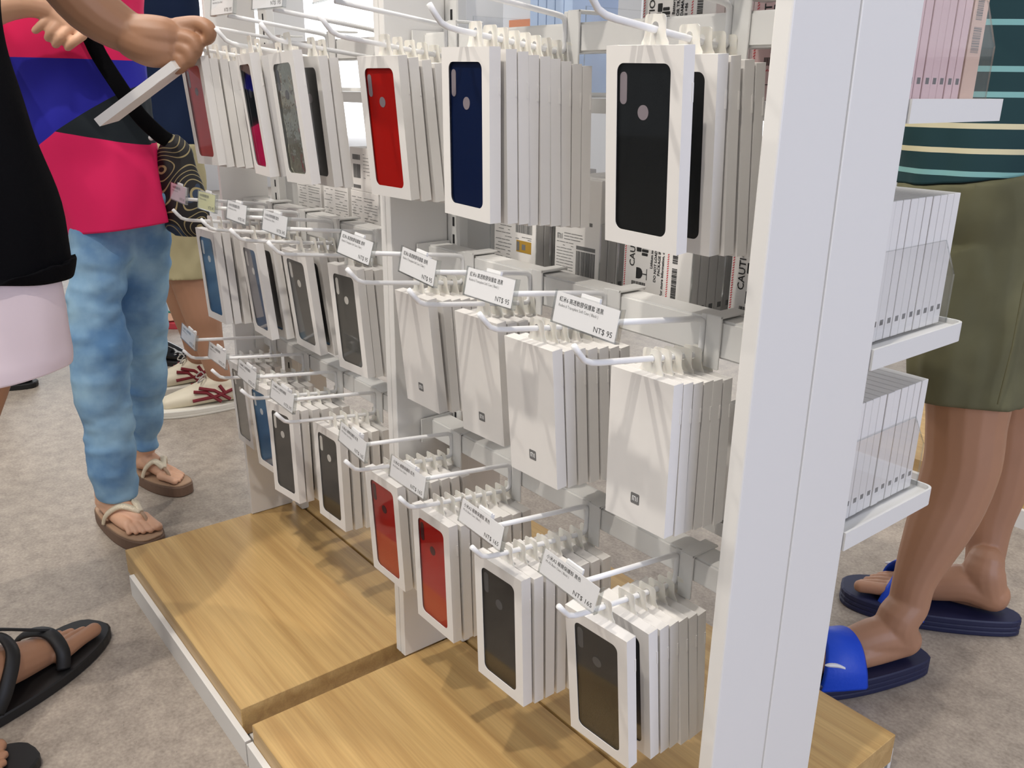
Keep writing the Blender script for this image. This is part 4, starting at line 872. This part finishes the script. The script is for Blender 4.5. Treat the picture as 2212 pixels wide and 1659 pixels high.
# --- man in khaki shorts and white sneakers, farther back
G = (-2.87, 0.93, 0)
w3 = thing('person', 'person in a navy shirt and khaki shorts with cream and burgundy sneakers', 'person', G)
f3, f4 = Foot((-2.775, 1.045), (-2.845, 0.755), 1), Foot((-3.03, 1.05), (-3.075, 0.79), -1)
L1 = [(-2.875,0.92,0.60,0.06),(-2.8585,0.9172,0.5041,0.068),(-2.8488,0.9294,0.4124,0.066),(-2.8277,0.9398,0.3213,0.060),(-2.8223,0.9466,0.258,0.052),(-2.8052,0.9519,0.1887,0.043),(-2.795,0.965,0.12,0.040)]
L2 = [(-2.96,0.93,0.60,0.06),(-3.0036,0.9279,0.4803,0.070),(-3.0165,0.9342,0.3844,0.058),(-3.0216,0.9479,0.2863,0.048),(-3.03,0.965,0.2032,0.040),(-3.035,0.975,0.12,0.037)]
bm = bmesh.new(); limb(bm, L1); limb(bm, L2); limb(bm, [(-2.795,0.97,0.12,0.038),(*f3.p(0.2,0,0.08),0.030)]); limb(bm, [(-3.035,0.985,0.12,0.036),(*f4.p(0.2,0,0.08),0.028)])
limb(bm, [(-2.91,0.92,0.58,0.055),(-2.90,0.93,1.05,0.055),(-2.89,0.947,1.40,0.06)])
limb(bm, [(-2.95,0.85,1.40,0.05),(-2.98,0.80,1.20,0.042),(-2.96,0.74,1.02,0.035),(-2.90,0.70,1.0,0.028)])
c, f = head(bm, (-2.89, 0.947, 1.46), (-0.2, -0.98)); skin_obj('body', bm, M_skinT, w3, 0.006); hair(c, f, w3)
fused('khaki_shorts', [[(-2.868,0.915,0.445,0.092),(-2.872,0.918,0.53,0.094),(-2.885,0.918,0.64,0.092)], [(-3.0,0.93,0.44,0.082),(-2.98,0.93,0.55,0.086),(-2.95,0.925,0.65,0.085)], [(-2.915,0.9,0.64,0.105),(-2.9013,0.9178,0.7356,0.098),(-2.8976,0.9224,0.87,0.092)]], M_khaki, w3, 0.006, ratio=0.95, folds=0.009, fs=(13, 13, 10))
garment('navy_shirt', [(-2.8976,0.9224,0.855,0.094),(-2.9047,0.9295,1.0171,0.0951),(-2.8993,0.9363,1.1517,0.1021),(-2.894,0.9429,1.2819,0.106),(-2.8908,0.947,1.40,0.10),(-2.89,0.947,1.46,0.06)], M_navy, w3, folds=0.005, fs=(6, 6, 6), ratio=0.8)
def sneaker(ft, parent, base):
    s_ = ft.sole('sneaker', 0.0, 0.026, M_soleW, parent, 1.07, 1.02, groove=[(0.3, 1.0), (0.36, 0.985), (0.42, 1.0)])
    bm = bmesh.new()
    for sd in (0.055, -0.055): limb(bm, [(*ft.p(0.10, sd*0.7, 0.055), 0.030), (*ft.p(0.35, sd, 0.058), 0.030), (*ft.p(0.62, sd*1.25, 0.048), 0.024), (*ft.p(0.86, sd*0.9, 0.038), 0.020)])
    limb(bm, [(*ft.p(0.12, 0, 0.078), 0.036), (*ft.p(0.32, 0, 0.085), 0.036), (*ft.p(0.52, 0, 0.066), 0.030), (*ft.p(0.74, 0, 0.046), 0.028), (*ft.p(0.92, 0, 0.036), 0.020)])
    up = skin_obj('upper', bm, M_sneak, s_, 0.005, 5)
    up.data.transform(Matrix.Translation(-Vector(base)))
    def onside(a, z, out=1): return ft.p(a, out*(0.168 - 0.03*(z-0.03)/0.05), z)
    for o_ in (1, -1):
        bm = bmesh.new()
        for pts in ([(0.20, 0.040), (0.36, 0.075), (0.52, 0.088)], [(0.30, 0.036), (0.44, 0.070), (0.58, 0.078)], [(0.16, 0.072), (0.34, 0.055), (0.60, 0.048)], [(0.30, 0.090), (0.24, 0.060)]):
            tube(bm, [onside(a, z, o_) for a, z in pts], 0.006, n=8)
        obj('side_stripes', bm, M_burg, s_, off=-Vector(base))
    bm = bmesh.new()
    for k in range(5):
        a = 0.42+0.07*k; z = 0.104-0.0115*k; tube(bm, [ft.p(a, 0.06, z-0.012), ft.p(a+0.02, 0, z), ft.p(a+0.05, -0.06, z-0.016)], 0.0022, n=6)
    for sg in (-1, 1): tube(bm, bezier([ft.p(0.42, 0, 0.108), ft.p(0.46, sg*0.08, 0.125), ft.p(0.52, sg*0.10, 0.105), ft.p(0.43, 0, 0.108)], 5), 0.0024, n=6)
    obj('laces', bm, M_lace, s_, smooth=True, off=-Vector(base))
    bm = bmesh.new(); tube(bm, [ft.p(0.06, 0.05, 0.075), ft.p(0.02, 0, 0.085), ft.p(0.06, -0.05, 0.075)], 0.008, n=8); obj('heel_tab', bm, M_burg, s_, off=-Vector(base))
sneaker(f3, w3, G); sneaker(f4, w3, G)

# --- man in the striped polo at the right
G = (-0.66, 1.55, 0)
w4 = thing('person', 'person in green striped polo, olive shorts and blue slides beyond the shelves', 'person', G)
NL = [(-0.6551,1.5355,0.7156,0.06),(-0.6404,1.538,0.6187,0.0694),(-0.6315,1.5411,0.5346,0.070),(-0.6264,1.5395,0.4836,0.0662),(-0.6203,1.5391,0.4136,0.0645),(-0.6236,1.5269,0.3417,0.0615),(-0.6269,1.5068,0.2898,0.0552),(-0.6313,1.4852,0.2374,0.046),(-0.6337,1.4663,0.1894,0.0375),(-0.6329,1.4592,0.145,0.036)]
FL = [(-0.666,1.7524,0.6281,0.06),(-0.6573,1.7893,0.5317,0.0728),(-0.6586,1.8037,0.4504,0.0613),(-0.6534,1.8102,0.3699,0.0605),(-0.6492,1.8055,0.2765,0.0548),(-0.646,1.79,0.2015,0.045),(-0.635,1.775,0.14,0.038),(-0.63,1.765,0.11,0.037)]
f5, f6 = Foot((-0.612, 1.485), (-0.742, 1.235), -1), Foot((-0.562, 1.760), (-0.822, 1.608), 1)
bm = bmesh.new(); limb(bm, NL); limb(bm, FL)
f5.skin(bm, 0.040, (-0.632, 1.455, 0.14, 0.036)); f6.skin(bm, 0.040, (-0.617, 1.735, 0.14, 0.036))
limb(bm, [(-0.67,1.58,0.74,0.07),(-0.68,1.56,0.80,0.075),(-0.70,1.555,1.0,0.08),(-0.725,1.53,1.2,0.08),(-0.74,1.524,1.38,0.075)])
for sg in (-1, 1): limb(bm, [(-0.735+0.14*sg*0.70, 1.524-0.14*sg*0.70, 1.44, 0.05), (-0.80+0.20*sg*0.7, 1.46-0.20*sg*0.7, 1.33, 0.042), (-0.88+0.13*sg, 1.36-0.13*sg, 1.38, 0.034), (-0.92+0.05*sg, 1.28-0.05*sg, 1.46, 0.03)])
c, f = head(bm, (-0.745, 1.52, 1.46), (-0.67, -0.69)); skin_obj('body', bm, M_skinT, w4, 0.0032, 4); hair(c, f, w4)
fused('olive_shorts', [[(-0.6361,1.5274,0.530,0.0935),(-0.6425,1.5354,0.6017,0.0975),(-0.6514,1.5402,0.6828,0.106),(-0.6735,1.5606,0.7743,0.118)], [(-0.6437,1.799,0.5065,0.088),(-0.652,1.7676,0.5942,0.094),(-0.6595,1.7262,0.6805,0.102),(-0.6667,1.6654,0.7639,0.108)], [(-0.676,1.59,0.76,0.122),(-0.6875,1.572,0.84,0.130),(-0.6933,1.5519,0.93,0.128)]], M_olive, w4, 0.005, ratio=0.92, folds=0.009, fs=(13, 13, 9))
bm = bmesh.new()
tube(bm, [(-0.572, 1.470, 0.91), (-0.560, 1.478, 0.87), (-0.553, 1.486, 0.84)], 0.0022, n=5); tube(bm, [(-0.553, 1.486, 0.84), (-0.556, 1.480, 0.76), (-0.553, 1.477, 0.66), (-0.556, 1.474, 0.56)], 0.0018, n=5)
obj('side_seam', bm, M_olive, w4, off=-Vector(G))
garment('polo_shirt', [(-0.6971,1.5627,0.922,0.1395),(-0.7007,1.5582,0.9591,0.1395),(-0.7067,1.551,1.0113,0.140),(-0.7148,1.541,1.1051,0.1406),(-0.7232,1.5304,1.2018,0.1419),(-0.7313,1.5202,1.2944,0.1389),(-0.7414,1.5236,1.40,0.13),(-0.745,1.52,1.46,0.07)], M_polo, w4, folds=0.007, fs=(14, 14, 5), ratio=0.82)
for ft in (f5, f6):
    s_ = ft.sole('slide_sandal', 0.0, 0.036, M_navyr, w4, 1.07, 1.05, groove=[(0.25, 1.0), (0.33, 0.985), (0.41, 1.0), (0.55, 1.0), (0.62, 0.988), (0.7, 1.0)])
    ribbon('strap', [ft.p(0.66, 0.20, 0.022), ft.p(0.655, 0.19, 0.060), ft.p(0.63, 0.10, 0.092), ft.p(0.62, -0.02, 0.100), ft.p(0.65, -0.13, 0.082), ft.p(0.68, -0.185, 0.05), ft.p(0.69, -0.195, 0.022)], lambda t: 0.098-0.030*math.sin(PI*t), 0.005, M_blues, s_, G, normal_from=ft.p(0.65, 0, 0.02))
    bm = bmesh.new(); tk = [ft.p(0.80, 0.176, 0.074), ft.p(0.72, 0.186, 0.072), ft.p(0.64, 0.196, 0.062), ft.p(0.57, 0.205, 0.052)]
    tube(bm, bezier(tk, 5), [0.0010, 0.0024, 0.0036, 0.0040, 0.0040, 0.0038, 0.0036, 0.0034, 0.0031, 0.0028, 0.0025, 0.0021, 0.0017, 0.0013, 0.0009, 0.0004], n=6); obj('curved_tick', bm, M_logo, s_, off=-Vector(G))

# --- shoppers mostly hidden behind the woman and the man in shorts
G = (-3.40, 0.74, 0)
w5 = thing('person', 'person in dark clothes and black shoes, mostly hidden behind the pink shirt', 'person', G)
f7, f8 = Foot((-3.52, 0.91), (-3.33, 1.035), -1), Foot((-3.50, 0.30), (-3.405, 0.50), 1)
bm = bmesh.new(); limb(bm, [(-3.47,0.93,0.12,0.034),(-3.485,0.93,0.06,0.026)]); limb(bm, [(-3.47,0.36,0.12,0.034),(-3.48,0.345,0.06,0.026)]); limb(bm, [(-3.40,0.72,0.9,0.09),(-3.39,0.74,1.38,0.09)])
limb(bm, [(-3.47,0.94,0.12,0.034),(-3.44,0.86,0.5,0.05),(-3.41,0.78,0.85,0.07)]); limb(bm, [(-3.47,0.36,0.12,0.034),(-3.44,0.50,0.5,0.05),(-3.41,0.66,0.85,0.07)])
c, f = head(bm, (-3.39, 0.74, 1.46), (0.8, 0.2)); skin_obj('body', bm, M_skinL, w5, 0.007); hair(c, f, w5)
fused('trousers', [[(-3.47,0.92,0.10,0.05),(-3.44,0.85,0.5,0.065),(-3.41,0.77,0.85,0.085)], [(-3.47,0.40,0.28,0.045),(-3.44,0.50,0.5,0.06),(-3.41,0.66,0.85,0.085)]], M_dark, w5, 0.01, ratio=0.95)
garment('dark_top', [(-3.40,0.72,0.82,0.115),(-3.39,0.74,1.1,0.115),(-3.39,0.74,1.4,0.12),(-3.39,0.74,1.46,0.06)], M_dark, w5)
for ft in (f7, f8):
    s_ = ft.sole('black_shoe', 0.0, 0.02, M_rub, w5, 1.05); bm = bmesh.new()
    limb(bm, [(*ft.p(0.10, 0, 0.050), 0.036), (*ft.p(0.4, 0, 0.055), 0.038), (*ft.p(0.7, 0.0, 0.040), 0.034), (*ft.p(0.9, 0, 0.032), 0.024)]); limb(bm, [(*ft.p(0.4, 0.06, 0.036), 0.028), (*ft.p(0.8, 0.05, 0.034), 0.026)]); limb(bm, [(*ft.p(0.4, -0.06, 0.036), 0.028), (*ft.p(0.8, -0.05, 0.034), 0.026)])
    o = skin_obj('upper', bm, M_patent, s_, 0.006, 3); o.data.transform(Matrix.Translation(-Vector(G)))
G = (-4.0, 1.14, 0)
w6 = thing('person', 'person with a teal-strapped flip-flop, mostly hidden behind the khaki shorts', 'person', G)
f9 = Foot((-4.08, 1.06), (-3.89, 1.20), 1)
bm = bmesh.new(); f9.skin(bm, 0.03, (-4.04, 1.09, 0.14, 0.034)); limb(bm, [(-4.04,1.09,0.12,0.034),(-4.02,1.12,0.4,0.05),(-4.0,1.15,0.9,0.08)]); limb(bm, [(-4.0,1.15,0.9,0.09),(-4.0,1.15,1.38,0.09)])
c, f = head(bm, (-4.0, 1.15, 1.46), (0.8, 0.3)); skin_obj('body', bm, M_skinL, w6, 0.007); hair(c, f, w6)
garment('dress', [(-4.0,1.15,0.62,0.12),(-4.0,1.15,0.9,0.10),(-4.0,1.15,1.38,0.11),(-4.0,1.15,1.46,0.06)], M_whitec, w6)
s_ = f9.sole('flip_flop', 0.0, 0.028, M_red, w6, 1.05); M_teal = mat('teal_strap', s2l(20, 130, 110), 0.5)
for q in (0.165, -0.165): ribbon('strap', [f9.p(0.38, q, 0.03), f9.p(0.5, q*0.7, 0.07), f9.p(0.72, -0.06, 0.062)], 0.010, 0.003, M_teal, s_, G, normal_from=f9.p(0.5, 0, 0.02))
